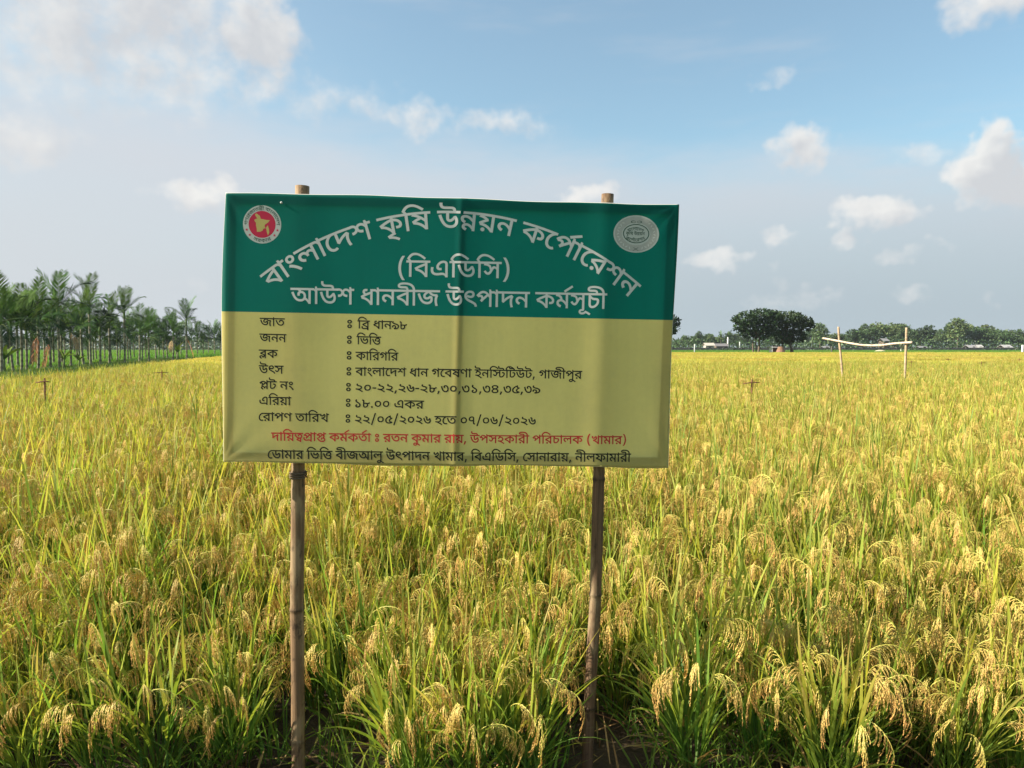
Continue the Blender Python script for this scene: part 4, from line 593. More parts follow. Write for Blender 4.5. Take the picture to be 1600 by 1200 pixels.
def make_panicle(seed):
    """Drooping ear of ripe grain; root at the origin, arching over towards +X."""
    r = random.Random(seed)
    mb = MB()
    L = r.uniform(0.24, 0.31)
    n = 13
    th, p = r.uniform(0.05, 0.3), Vector((0, 0, 0))
    bend = r.uniform(2.5, 3.6)
    ripe = r.random()
    pts, dirs = [], []
    for i in range(n + 1):
        pts.append(p.copy())
        d = Vector((math.sin(th), 0, math.cos(th)))
        dirs.append(d)
        p = p + d * (L / n)
        th = min(th + bend / n * (0.6 + 1.0 * i / n), r.uniform(2.85, 3.1))
    mb.tube(pts, [0.0016 * (1 - 0.6 * i / n) for i in range(n + 1)], 3, lerp(G_YEL, P_GOLD, 0.4), cap=False)
    for i in range(2, n + 1):
        for b in range(2 if i < n - 2 else 1):
            q = pts[i].copy()
            a = r.uniform(0, 6.283)
            out = Vector((0, math.cos(a), math.sin(a) * 0.5))
            d = (dirs[i] + out * r.uniform(0.12, 0.42)).normalized()
            bl = r.uniform(0.06, 0.115) * (1.15 - 0.5 * i / n)
            k = max(5, int(bl / 0.0062))
            for j in range(k):
                t = j / k
                d = (d + Vector((0, 0, -0.22))).normalized()
                q = q + d * (bl / k)
                g = (d + Vector((r.uniform(-.32, .32), r.uniform(-.32, .32), r.uniform(-.4, .1)))).normalized()
                c = lerp(lerp(P_GREEN, P_GOLD, ripe), P_TAN, min(1, max(0, t * 0.5 + (i / n) * 0.6 - 0.25 + r.uniform(-.25, .25))))
                s = 1 + r.uniform(-.15, .15)
                grain(mb, q, g, 0.0100 * s, 0.0018 * s, tuple(v * s for v in c))
    return mb

PANICLES = [make_panicle(100 + i) for i in range(9)]

def make_hill(seed, tall=1.0, gr=0.5):
    """One transplanted hill: tillers, blades and the places of its ears."""
    r = random.Random(seed)
    mb = MB()
    ears = []
    nt = r.randint(11, 14)
    for k in range(nt):
        a = 2 * math.pi * (k + r.random()) / nt
        p = Vector((math.cos(a), math.sin(a), 0)) * r.uniform(0.01, 0.05)
        lean = r.uniform(0.02, 0.20)
        H = r.uniform(0.46, 0.68) * tall
        h = Vector((math.cos(a), math.sin(a), 0))
        pts = [p]
        th = lean
        for i in range(5):
            pts.append(pts[-1] + (Vector((0, 0, 1)) * math.cos(th) + h * math.sin(th)) * (H / 5))
            th += 0.03
        cs = [lerp(G_STRAW, G_MID, min(1, i / 2)) for i in range(6)]
        mb.tube(pts, [0.003 - 0.0003 * i for i in range(6)], 3, cs, cap=False)
        top = pts[-1]
        # flag leaf, upright and yellowing
        for root in ((4, 5) if r.random() < 0.32 else (4,)):
            c = lerp(G_MID, G_YEL, min(1, max(0, r.uniform(0.0, 1.0) + (.5 - gr) * .8)))
            tip = lerp(c, G_STRAW, r.choice((0, 0.2, 0.4, 0.8)))
            blade(mb, pts[root], a + r.uniform(-1.5, 1.5), r.uniform(0.03, 0.36), r.uniform(0.28, 0.44) * (.75 + .25 * tall), r.uniform(0.009, 0.014), r.uniform(0.0, 0.6), 6, c, tip, r.uniform(-.6, .6))
        for q in (3, 3, 2, 2, 1):
            if r.random() < 0.78:
                c = lerp(G_DARK, G_MID, r.random()) if q < 3 else lerp(G_MID, G_YEL, r.uniform(0, 0.7))
                tip = lerp(c, G_YEL, r.random() * 0.8)
                blade(mb, pts[q], a + r.uniform(-1.3, 1.3), r.uniform(0.10, 0.55), r.uniform(0.30, 0.46) * (.6 + .4 * tall), r.uniform(0.009, 0.014), r.uniform(0.2, 1.5), 6, c, tip, r.uniform(-.6, .6))
        for q in range(2):                                           # young leaves from the foot of the hill
            c = lerp(G_DARK, G_MID, r.random())
            blade(mb, pts[0], a + r.uniform(-1.5, 1.5), r.uniform(0.1, 0.6), r.uniform(0.3, 0.5) * tall, r.uniform(0.008, 0.012), r.uniform(0.3, 1.4), 6, c, lerp(c, G_YEL, r.random() * .4), r.uniform(-.6, .6))
        if r.random() < 0.35:
            c = lerp(G_STRAW, (0.22, 0.13, 0.06), r.random())
            blade(mb, pts[1], a + r.uniform(-1, 1), r.uniform(0.5, 0.9), r.uniform(0.22, 0.36), 0.009, r.uniform(1.0, 2.2), 5, c, c)
        for ear in range(2 if r.random() < .2 else 1):
            if r.random() > 1.05 - (.25 if tall > .9 else .1) * gr:
                continue
            root = pts[r.choice((5, 5, 5, 4))]
            tip = root + (Vector((0, 0, 1)) + h * r.uniform(0, .35)) * r.uniform(.02, .13)
            mb.tube([root, tip], .0016, 3, lerp(G_MID, G_YEL, .6), cap=False)
            m = Matrix.Translation(tip) @ Matrix.Rotation(a + r.uniform(-1.1, 1.1), 4, 'Z') @ Matrix.Rotation(r.uniform(-0.1, 0.6), 4, 'Y') @ Matrix.Scale(r.uniform(.63, .93), 4)
            ears.append((r.randrange(len(PANICLES)), m))
    return mb, ears

HILLS = [make_hill(500 + i, 1.0, i / 9) for i in range(10)] + [make_hill(520 + i, .78, i / 5) for i in range(6)] + [make_hill(540 + i, .56, i / 5) for i in range(6)]
N_TALL = 10
panicle_meshes = [p.mesh('panicle', M_GRAIN) for p in PANICLES]
hill_meshes = [h[0].mesh('foliage', M_RICE) for h in HILLS]

def soft_noise(x, y, s, seed=0.0):
    return mnoise.noise(Vector((x * s, y * s, seed)))

def in_view(x, y, k=0.72, m=0.5):
    return abs(x) < k * y + m

# positions of the hills, planted on a slightly crooked grid
near, mid = [], []
ang = rad(8)
pitch_x, pitch_y = 0.21, 0.235
for i in range(-420, 421):
    for j in range(-20, 400):
        gx, gy = i * pitch_x, j * pitch_y
        x = gx * math.cos(ang) - gy * math.sin(ang) + R.uniform(-.05, .05)
        y = gx * math.sin(ang) + gy * math.cos(ang) + R.uniform(-.05, .05)
        if y < 2.60 + 0.08 * soft_noise(x, 0, 1.3) or y > 34 or x < left_edge(y):
            continue
        if not in_view(x, y, 0.74, 2.0):
            continue
        if (y < 3.5 and soft_noise(x, y, 1.6, 4.0) > 0.42) or (y < 2.95 and min(abs(x + .735), abs(x - .27)) < .08 + (2.95 - y) * .5):           # thin places along the edge where the soil shows
            continue
        if in_view(x, y, 0.70, 0.25):
            near.append((y, x))
        mid.append((y, x))
near.sort()
near = near[:290]
near_set = set(near)
mid = [p for p in mid if p not in near_set]

def pick_hill(x, y):
    """Short plants along the open edge, full height further in; greener and riper patches."""
    g = 0.5 + 0.5 * soft_noise(x, y, .55, 2.0) + 0.45 * soft_noise(x, y, .09, 8.0) + R.uniform(-.35, .35)
    g = min(.999, max(0.0, g))
    e = (y - 2.6) / 1.6 + R.uniform(-.3, .3)
    if e < .38:
        return 16 + int(g * 6)
    if e < .85:
        return 10 + int(g * 6)
    return int(g * 10)

def place_rot(x, y):
    """Lean of the stand: edge plants flop towards the open side."""
    lean = max(0.0, 1 - (y - 2.6) / 0.8) * R.uniform(0.02, 0.30)
    return (lean + R.uniform(-.06, .06), R.uniform(-.07, .07), 0)

# nothing tells single plants apart; what does is the stretch of the edge they stand in
def near_label(x, y):
    row = 'at the paddy\'s front edge' if y < 2.90 else 'behind the front row'
    where = 'left of the left post' if x < -.735 else ('between the two posts' if x < .27 else 'right of the right post')
    return 'rice plant with drooping ears %s, %s' % (row, where), 'rice plants %s, %s' % (row, where)
for (y, x) in near:
    v = pick_hill(x, y)
    lab, grp = near_label(x, y)
    t = thing('rice_plant', lab, 'rice plant', (x, y, 0), 0, R.uniform(0.9, 1.12), grp)
    rx, ry, _ = place_rot(x, y)
    t.rotation_euler = (Matrix.Rotation(rx, 3, 'X') @ Matrix.Rotation(ry, 3, 'Y') @ Matrix.Rotation(R.uniform(0, 6.28), 3, 'Z')).to_euler()
    obj('foliage', hill_meshes[v], t)
    for pi, m in HILLS[v][1]:
        obj('panicle', panicle_meshes[pi], t, m)

def far_hill(mb, x, y, r, gr=.5):
    """Simpler hill for the distance."""
    for k in range(10):
        a = r.uniform(0, 6.283)
        c = lerp(G_MID, G_YEL, min(1, max(0, r.uniform(0.3, 1.0) + (.5 - gr) * .5)))
        blade(mb, (x + math.cos(a) * .04, y + math.sin(a) * .04, 0.35), a, r.uniform(.02, .4), r.uniform(.42, .62), 0.014, r.uniform(0, .7), 3, c, lerp(c, G_YEL, .5), r.uniform(-.6, .6))
    for k in range(6):
        a = r.uniform(0, 6.283)
        h = r.uniform(.60, .74)
        p = Vector((x + math.cos(a) * .05, y + math.sin(a) * .05, h))
        for s in range(6):
            c = jit(lerp(lerp(P_GREEN, P_GOLD, r.random()), G_YEL, r.random() * .45), .15)
            blade(mb, p, a + r.uniform(-.5, .5), r.uniform(.1, .7), r.uniform(.17, .26), 0.013, r.uniform(1.8, 3.0), 4, c, lerp(c, P_GOLD, .4), r.uniform(-1, 1))

PATCH = 1.8
def far_patch(seed, gr):
    r = random.Random(seed)
    mb = MB()
    k = 9
    for i in range(k):
        for j in range(k):
            far_hill(mb, (i + r.random() - k / 2) * PATCH / k, (j + r.random() - k / 2) * PATCH / k, r, gr)
    return mb

def joined_hill(i):
    mb, ears = HILLS[i]
    out = MB()
    out.merge(mb)
    nf = len(out.f)
    for pi, m in ears:
        out.merge(PANICLES[pi], m)
    out.mi = [0] * nf + [1] * (len(out.f) - nf)
    return out

def scatter(name, sources, pts, label, cat, parent=None):
    """One 'stuff' object: geometry nodes put the source meshes on its points.
    pts: (x, y, z, rx, ry, rz, scale, index)"""
    sc = bpy.data.collections.new(name + '_sources')            # never linked to the scene
    for k, me in enumerate(sources):
        sc.objects.link(bpy.data.objects.new('%s_source_%02d' % (name, k), me))
    me = bpy.data.meshes.new(name)
    me.from_pydata([p[:3] for p in pts], [], [])
    ar = np.array(pts, np.float32)
    a = me.attributes.new('rot', 'FLOAT_VECTOR', 'POINT')
    a.data.foreach_set('vector', ar[:, 3:6].ravel())
    a = me.attributes.new('scl', 'FLOAT', 'POINT')
    a.data.foreach_set('value', ar[:, 6].copy())
    a = me.attributes.new('idx', 'INT', 'POINT')
    a.data.foreach_set('value', ar[:, 7].astype(np.int32))
    o = obj(name, me, parent)
    tr = bpy.data.node_groups.new(name, 'GeometryNodeTree')
    tr.interface.new_socket('Geometry', in_out='INPUT', socket_type='NodeSocketGeometry')
    tr.interface.new_socket('Geometry', in_out='OUTPUT', socket_type='NodeSocketGeometry')
    nn = tr.nodes.new
    gi, go, ci, ip = nn('NodeGroupInput'), nn('NodeGroupOutput'), nn('GeometryNodeCollectionInfo'), nn('GeometryNodeInstanceOnPoints')
    ci.inputs['Collection'].default_value = sc
    ci.inputs['Separate Children'].default_value = True
    ci.inputs['Reset Children'].default_value = True
    ip.inputs['Pick Instance'].default_value = True
    def att(nm, ty):
        n = nn('GeometryNodeInputNamedAttribute')
        n.data_type = ty
        n.inputs['Name'].default_value = nm
        return n.outputs[0]
    L = tr.links.new
    L(gi.outputs[0], ip.inputs['Points'])
    L(ci.outputs[0], ip.inputs['Instance'])
    L(att('idx', 'INT'), ip.inputs['Instance Index'])
    L(att('rot', 'FLOAT_VECTOR'), ip.inputs['Rotation'])
    L(att('scl', 'FLOAT'), ip.inputs['Scale'])
    L(ip.outputs[0], go.inputs[0])
    md = o.modifiers.new('scatter', 'NODES')
    md.node_group = tr
    return tag(o, label, cat, kind='stuff')

pts = []
for (y, x) in mid:
    rx, ry, _ = place_rot(x, y)
    s = R.uniform(0.9, 1.12) * (1 + 0.05 * soft_noise(x, y, 0.35))
    pts.append((x, y, 0, rx, ry, R.uniform(0, 6.28), s, pick_hill(x, y)))
scatter('rice_crop', [joined_hill(i).mesh('hill', [M_RICE, M_GRAIN]) for i in range(len(HILLS))], pts,
        'dense ripening yellow-green rice crop filling the paddy behind the front rows', 'rice crop')
pts = []
yy = 34.0 + PATCH / 2
while yy < FIELD_FAR:
    xx = max(left_edge(yy), -0.76 * yy - 4) + PATCH / 2
    while xx < 0.76 * yy + 5:
        pts.append((xx + R.uniform(-.2, .2), yy + R.uniform(-.1, .1), R.uniform(-.03, .03) + 0.04 * soft_noise(xx, yy, .12), 0, 0, R.choice((0, 1.5708, 3.1416, 4.712)) + R.uniform(-.1, .1), R.uniform(.97, 1.08), int(4.999 * min(1, max(0, .5 + .7 * soft_noise(xx, yy * .6, .06, 8.0) + R.uniform(-.25, .25))))))
        xx += PATCH
    yy += PATCH
scatter('distant_rice_crop', [far_patch(900 + i, i / 4).mesh('patch', M_RICE) for i in range(5)], pts,
        'far yellow part of the ripe rice field reaching back to the green strip', 'rice crop')

# short bright green crop beyond the ripe field
def green_patch(seed):
    r = random.Random(seed)
    mb = MB()
    for i in range(420):
        a = r.uniform(0, 6.283)
        c = lerp((0.075, 0.20, 0.02), (0.15, 0.29, 0.035), r.random())
        blade(mb, (r.uniform(-2, 2), r.uniform(-2, 2), 0), a, r.uniform(.05, .6), r.uniform(.25, .42), .05, r.uniform(.2, 1.0), 2, c, c, r.uniform(-.6, .6))
    return mb
pts = []
yy = 40.0
while yy < 300:
    xx = -0.78 * yy - 10
    while xx < 0.78 * yy + 6:
        if yy > FIELD_FAR + 2.5 or xx < left_edge(yy) - 14:
            pts.append((xx + R.uniform(-.3, .3), yy + R.uniform(-.3, .3), 0, 0, 0, R.uniform(0, 6.28), R.uniform(.9, 1.15) * (1.75 if yy > FIELD_FAR else 1.0), R.randrange(3)))
        xx += 3.6
    yy += 3.6
scatter('young_rice_crop', [green_patch(950 + i).mesh('patch', M_RICE) for i in range(3)], pts,
        'short bright green young crop beyond the ripe field and behind the palms', 'young crop')
# grass on the bank between the ripe field and the palms
def bank_patch(seed):
    r = random.Random(seed)
    mb = MB()
    for i in range(260):
        a = r.uniform(0, 6.283)
        c = lerp((0.04, 0.09, 0.02), (0.09, 0.16, 0.03), r.random())
        blade(mb, (r.uniform(-1, 1), r.uniform(-1, 1), 0), a, r.uniform(.05, .6), r.uniform(.12, .28), .03, r.uniform(.2, 1.4), 3, c, c, r.uniform(-.6, .6))
    return mb
pts = []
yy = 12.0
while yy < 118:
    for k in range(6):
        pts.append((left_edge(yy) - 0.9 - 2.4 * k + R.uniform(-.4, .4) - max(0, yy - 40) * .02 * k, yy + R.uniform(-.4, .4), 0, 0, 0, R.uniform(0, 6.28), R.uniform(.8, 1.2), R.randrange(3)))
    yy += 1.7
scatter('bank_grass', [bank_patch(970 + i).mesh('tuft', M_RICE) for i in range(3)], pts,
        'dark green grass on the bank along the foot of the palms', 'grass')
# dead leaves and straw on the soil at the front edge
lit = MB()
for i in range(1500):
    x, y = R.uniform(-3.2, 3.2), R.uniform(2.2, 4.4)
    c = jit(lerp(G_STRAW, (0.20, 0.10, 0.05), R.random()), .3)
    blade(lit, (x, y, R.uniform(.008, .05)), R.uniform(0, 6.28), R.uniform(1.2, 1.6), R.uniform(.10, .32), R.uniform(.006, .012), R.uniform(-.2, .5), 3, c, c, R.uniform(-.5, .5))
tag(lit.build('straw_litter', M_STRAW), 'dry brown straw and dead leaves lying on the soil below the front rice plants', 'straw', kind='stuff')

# low weeds at the foot of the first row
def weed_patch(seed):
    r = random.Random(seed)
    mb = MB()
    for i in range(22):
        a = r.uniform(0, 6.283)
        c = lerp(G_DARK, G_MID, r.random() * .8)
        blade(mb, (r.uniform(-.09, .09), r.uniform(-.09, .09), 0), a, r.uniform(.1, .9), r.uniform(.12, .38), .009, r.uniform(.3, 1.6), 5, c, lerp(c, G_YEL, r.random() * .5), r.uniform(-.6, .6))
    return mb
pts = []
for i in range(130):
    x, y = R.uniform(-2.9, 2.9), R.uniform(2.45, 3.05)
    if min(abs(x + .735), abs(x - .27)) < .16 and y < 2.72:
        continue
    if soft_noise(x, y, 1.4, 12.0) > .25:
        continue
    pts.append((x, y, 0, 0, 0, R.uniform(0, 6.28), R.uniform(.6, 1.2), R.randrange(4)))
scatter('edge_weeds', [weed_patch(990 + i).mesh('tuft', M_RICE) for i in range(4)], pts, 'low green weeds and stray shoots at the foot of the first rice row', 'weeds')

# ------------------------------------------------------------------ signboard
BO = Vector((-0.980, 2.589, 1.163))                                 # lower left corner of the board
BX, BN = Vector((0.999, 0.0401, -0.0177)), Vector((0.04, -0.9992, -0.005))
BX.normalize()
BZ = BX.cross(BN) * -1 if BX.cross(BN).z < 0 else BX.cross(BN)
BZ.normalize()
BN = BZ.cross(BX) * (1 if BZ.cross(BX).y < 0 else -1)
BW, BH, SHEAR = 1.520, 0.900, 0.0131
SPLIT = 0.508

def gauss(u, c, s):
    return math.exp(-((u - c) / s) ** 2)

def cloth(u, v):
    """How far the stretched banner stands off the board plane."""
    tent = 0.0125 * (u / 0.785 if u < 0.785 else max(0.0, (BW - u) / (BW - 0.785)))
    w = tent
    w += 0.0022 * gauss(u, 0.785, 0.013)
    w += 0.0045 * gauss(u, 1.278, 0.05) + 0.0012 * gauss(u, 0.262, 0.06)
    w -= 0.003 * gauss(v, 0.03, 0.03) * 0.5
    edge = gauss(v, -0.01, 0.05)
    w += edge * 0.0009 * math.sin(u * 23 + 1.5 * math.sin(u * 9))
    # pull lines running in from the corners
    for (cu, cv, k0) in ((0, 0, 3.0), (0, BH, 5.0), (BW, 0, 7.0), (BW, BH, 2.0)):
        dd = math.hypot(u - cu, v - cv)
        an = math.atan2(abs(v - cv), abs(u - cu) + 1e-6)
        w += 0.00045 * math.sin(an * 11 + k0) * math.exp(-(dd / .22) ** 2) * min(1, dd / .05)
    w += 0.0006 * mnoise.noise(Vector((u * 5, v * 5, 3.1))) + 0.0022 * mnoise.noise(Vector((u * 1.6, v * 1.3, 9.1)))
    return w

def board_pt(u, v, off=0.0):
    return BO + BX * (u + SHEAR * v) + BZ * v + BN * (cloth(u, v) + off)

def board_local(x, z, off=0.0):
    """x, z measured in the board plane from the lower left corner (no shear)."""
    return BO + BX * x + BZ * z + BN * (cloth(x - SHEAR * z, z) + off)

sign = thing('signboard', 'large green and yellow printed field signboard on two bamboo posts', 'signboard', (BO.x + 0.77, 2.64, 0))
INV = sign.matrix_basis.inverted()
INV = Matrix.Translation(sign.location).inverted()

def loc_list(vs):
    return [tuple(INV @ Vector(p)) for p in vs]

def banner_mat(n):
    tc = n.node('ShaderNodeTexCoord')
    uv = n.node('ShaderNodeUVMap', uv_map='print')
    s = n.sep(uv.outputs[0])
    blot = n.noise(tc.outputs['Object'], 2.2, 5.0, 0.6)
    fine = n.noise(tc.outputs['Object'], 60.0, 4.0, 0.6)
    streak = n.noise(n.v('MULTIPLY', tc.outputs['Object'], (14, 14, 0.8)), 1.6, 4.0, 0.6)
    k = n.m('MULTIPLY_ADD', blot, 0.22, 0.80)
    k = n.m('MULTIPLY', k, n.m('MULTIPLY_ADD', fine, 0.10, 0.95))
    k = n.m('MULTIPLY', k, n.m('MULTIPLY_ADD', streak, 0.14, 0.93))
    c = n.mix(n.m('GREATER_THAN', s[1], SPLIT), (0.80, 0.71, 0.245), (0.001, 0.205, 0.160))
    # dust that has settled low on the sheet and along its rim
    dust = n.m('MULTIPLY', n.step(n.noise(tc.outputs['Object'], 5.0, 6.0, 0.7), 0.5, 0.8), 0.16)
    c = n.mix(dust, c, n.mix(n.m('GREATER_THAN', s[1], SPLIT), (0.34, 0.31, 0.20), (0.03, 0.13, 0.11)))
    c = n.mix(1.0, c, n.comb(k, k, k), 'MULTIPLY')
    p = principled(n, c, 0.55, 0.25, n.noise(tc.outputs['Object'], 900.0, 2.0), 0.00012)
    t = n.node('ShaderNodeBsdfTranslucent')
    n.link(c, t.inputs[0])
    mx = n.node('ShaderNodeMixShader')
    mx.inputs[0].default_value = 0.55
    n.link(p, mx.inputs[1])
    n.link(t.outputs[0], mx.inputs[2])
    return mx.outputs[0]

def plain(name, col, rough=0.55, wear=0.25, transl=0.0):
    def f(n):
        tc = n.node('ShaderNodeTexCoord')
        no = n.noise(tc.outputs['Object'], 18.0, 6.0, 0.7)
        k = n.m('MULTIPLY_ADD', no, wear * 2, 1 - wear)
        c = n.mix(1.0, col, n.comb(k, k, k), 'MULTIPLY')
        p = principled(n, c, rough, 0.25)
        if not transl:
            return p
        t = n.node('ShaderNodeBsdfTranslucent')
        n.link(c, t.inputs[0])
        mx = n.node('ShaderNodeMixShader')
        mx.inputs[0].default_value = transl
        n.link(p, mx.inputs[1])
        n.link(t.outputs[0], mx.inputs[2])
        return mx.outputs[0]
    return material(name, f)

M_BANNER = material('printed_banner', banner_mat)
M_HEM = plain('white_vinyl_hem', (0.72, 0.70, 0.62), 0.6, 0.12, 0.2)
INK = {'w': plain('white_print', (0.68, 0.69, 0.66), 0.55, 0.10, 0.2), 'k': plain('black_print', (0.018, 0.018, 0.012), 0.5, 0.2),
       'r': plain('red_print', (0.50, 0.03, 0.03), 0.5, 0.12), 'g': plain('dark_green_print', (0.03, 0.085, 0.055), 0.5, 0.15),
       'e': plain('emblem_paper', (0.62, 0.63, 0.58), 0.55, 0.12, 0.2), 'm': plain('emblem_crimson', (0.52, 0.02, 0.06), 0.5, 0.12),
       'y': plain('emblem_gold', (0.52, 0.42, 0.13), 0.5, 0.12), 'o': plain('emblem_grey', (0.42, 0.42, 0.38), 0.55, 0.12)}

def make_banner():
    nu, nv = 250, 150
    vs, fs, uv, mi = [], [], [], []
    for j in range(nv + 1):
        for i in range(nu + 1):
            u, v = BW * i / nu, BH * j / nv
            off = 0.0
            dz = 0.0
            if j == 0:                                              # uneven hem along the lower edge
                dz = 0.003 * math.sin(u * 7.0 + 0.6) + 0.0012 * math.sin(u * 21)
            if j == nv:
                dz = 0.003 * math.sin(u * 4.1) + 0.0012 * math.sin(u * 17)
            du = 0.0
            if i == 0:
                du = 0.004 * math.sin(v * 6 + 1) - 0.006 * math.sin(v / BH * math.pi)
            if i == nu:
                du = 0.003 * math.sin(v * 7 + 2)
            p = BO + BX * (u + SHEAR * v + du) + BZ * (v + dz) + BN * cloth(u, v)
            vs.append(p)
            uv.append((u, v))
    def idx(i, j):
        return j * (nu + 1) + i
    for j in range(nv):
        for i in range(nu):
            fs.append((idx(i, j), idx(i + 1, j), idx(i + 1, j + 1), idx(i, j + 1)))
            mi.append(0)
    rim = [idx(i, 0) for i in range(nu + 1)] + [idx(nu, j) for j in range(1, nv + 1)] + [idx(i, nv) for i in range(nu - 1, -1, -1)] + [idx(0, j) for j in range(nv - 1, 0, -1)]
    prev = rim
    for dep, inset in ((0.006, -0.0025), (0.0172, -0.002), (0.0176, 0.03)):       # the sheet folds round the battens
        ring = []
        for k in rim:
            u, v = uv[k]
            c = Vector((BW / 2, BH / 2))
            q = vs[k].copy() - BN * dep
            if v in (0.0, BH):
                q += BZ * (inset if v == 0.0 else -inset)
            if u in (0.0, BW):
                q += BX * (inset if u == 0.0 else -inset)
            ring.append(len(vs))
            vs.append(q)
            uv.append((u, v))
        for a in range(len(rim)):
            b = (a + 1) % len(rim)
            fs.append((prev[b], prev[a], ring[a], ring[b]))
            mi.append(1)
        prev = ring
    me = bpy.data.meshes.new('banner')
    me.from_pydata(loc_list(vs), [], fs)
    l = me.uv_layers.new(name='print')
    for poly in me.polygons:
        for li in poly.loop_indices:
            l.data[li].uv = uv[me.loops[li].vertex_index]
    me.materials.append(M_BANNER)
    me.materials.append(M_HEM)
    me.polygons.foreach_set('material_index', mi)
    me.polygons.foreach_set('use_smooth', [True] * len(fs))
    me.update()
    return obj('banner', me, sign)

banner = make_banner()
banner['label'] = 'green and yellow printed vinyl sheet stretched over the frame'

def flat_contour(c, n=3, dens=1.0):
    q = [(c[i], c[i + 1], c[i + 2]) for i in range(0, len(c), 3)]
    full = []
    for i, a in enumerate(q):
        b = q[(i + 1) % len(q)]
        full.append(a)
        if not a[2] and not b[2]:
            full.append(((a[0] + b[0]) / 2, (a[1] + b[1]) / 2, 1))
    k = next(i for i, p in enumerate(full) if p[2])
    full = full[k:] + full[:k]
    pts, i, N = [], 0, len(full)
    while i < N:
        a, b = full[i], full[(i + 1) % N]
        pts.append((a[0], a[1]))
        if not b[2]:
            d = full[(i + 2) % N]
            for t in range(1, n):
                t /= n
                pts.append(((1 - t) ** 2 * a[0] + 2 * t * (1 - t) * b[0] + t * t * d[0], (1 - t) ** 2 * a[1] + 2 * t * (1 - t) * b[1] + t * t * d[1]))
            i += 2
        else:
            L = math.hypot(b[0] - a[0], b[1] - a[1])
            k = int(L / 170)
            for t in range(1, k + 1):
                t /= k + 1
                pts.append((a[0] + (b[0] - a[0]) * t, a[1] + (b[1] - a[1]) * t))
            i += 1
    out = []
    for p in pts:
        if not out or math.hypot(p[0] - out[-1][0], p[1] - out[-1][1]) > 0.5:
            out.append(p)
    return out

def embolden(p, d):
    n, out = len(p), []
    for i in range(n):
        a, b, c = p[i - 1], p[i], p[(i + 1) % n]
        e1, e2 = Vector((b[0] - a[0], b[1] - a[1])), Vector((c[0] - b[0], c[1] - b[1]))
        if e1.length < 1e-6 or e2.length < 1e-6:
            out.append(b)
            continue
        e1.normalize()
        e2.normalize()
        nn = Vector((-(e1.y + e2.y), e1.x + e2.x))                   # left of travel = outside of a clockwise outline
        if nn.length < 1e-3:
            out.append(b)
            continue
        nn.normalize()
        k = min(1.8, 1.0 / max(0.4, nn.dot(Vector((-e1.y, e1.x)))))
        out.append((b[0] + nn.x * d * k, b[1] + nn.y * d * k))
    return out

from mathutils.geometry import delaunay_2d_cdt

def winding(p, poly):
    x, y = p
    w = 0
    for i in range(len(poly)):
        (x1, y1), (x2, y2) = poly[i - 1], poly[i]
        if (y1 > y) != (y2 > y) and x < (x2 - x1) * (y - y1) / (y2 - y1) + x1:
            w += 1 if y2 > y1 else -1
    return w

def fill(contours, grid=0.0):
    """Outline with holes -> 2D triangles (non-zero winding)."""
    vs, es = [], []
    for c in contours:
        b = len(vs)
        vs += [Vector(p) for p in c]
        es += [(b + i, b + (i + 1) % len(c)) for i in range(len(c))]
    if grid:                                                         # extra points so that a big shape follows the sheet
        xs, ys = [p.x for p in vs], [p.y for p in vs]
        ny = int((max(ys) - min(ys)) / grid)
        for a in range(int((max(xs) - min(xs)) / grid)):
            for b in range(ny):
                p = (min(xs) + (a + .5 + .25 * (b % 2)) * grid, min(ys) + (b + .5) * grid)
                if sum(winding(p, q) for q in contours) != 0:
                    vs.append(Vector(p))
    ov, oe, of, _, _, _ = delaunay_2d_cdt(vs, es, [], 0, 1e-4)
    res = []
    for f in of:
        c = sum((ov[i] for i in f), Vector((0, 0))) / len(f)
        if sum(winding(c, q) for q in contours) != 0:
            res.append(f)
    return ov, res

GLYPH_CACHE = {}
def glyph(g, bold):
    key = (g, bold)
    if key not in GLYPH_CACHE:
        GLYPH_CACHE[key] = [fill([embolden(flat_contour(c), bold) for c in GLYPH[g]])]
    return GLYPH_CACHE[key]

PRINT_OFF = 0.00026
def lettering(glyphs, bold, place, ink):
    vs, fs = [], []
    for k, (g, gx, gy) in enumerate(glyphs):
        for q, (ov, of) in enumerate(glyph(g, bold)):
            b = len(vs)
            for p in ov:
                x, z = place(p[0] + gx, p[1] + gy)
                vs.append(board_local(x, z, PRINT_OFF + 0.00003 * ((k + q) % 3)))
            fs += [tuple(b + i for i in f) for f in of]
    me = bpy.data.meshes.new('lettering')
    me.from_pydata(loc_list(vs), [], fs)
    me.materials.append(INK[ink])
    return obj('lettering', me, banner)

HEAD = 622.0
for gl, x0, x1, p0, p1, h, ink, bold in LINES:
    dx, dz = p1[0] - p0[0], p1[1] - p0[1]
    def place(x, y, x0=x0, x1=x1, p0=p0, dx=dx, dz=dz, h=h):
        t = (x - x0) / (x1 - x0)
        return p0[0] + dx * t, p0[1] + dz * t + (y - HEAD) / HEAD * h
    lettering(gl, bold, place, ink)
for gl, x0, x1, c, r, a0, a1, h, ink, bold in ARCS:
    def place(x, y, x0=x0, x1=x1, c=c, r=r, a0=a0, a1=a1, h=h):
        t = (x - x0) / (x1 - x0)
        a = a0 + (a1 - a0) * t
        s = 1.0 if abs((a1 - a0)) < 9 else 1.0
        up = (y - HEAD) / HEAD * h
        # text on the lower half of a seal reads with its feet outwards
        k = r + up if a0 > a1 else r - up
        return c[0] + math.cos(a) * k, c[1] + math.sin(a) * k
    lettering(gl, bold, place, ink)

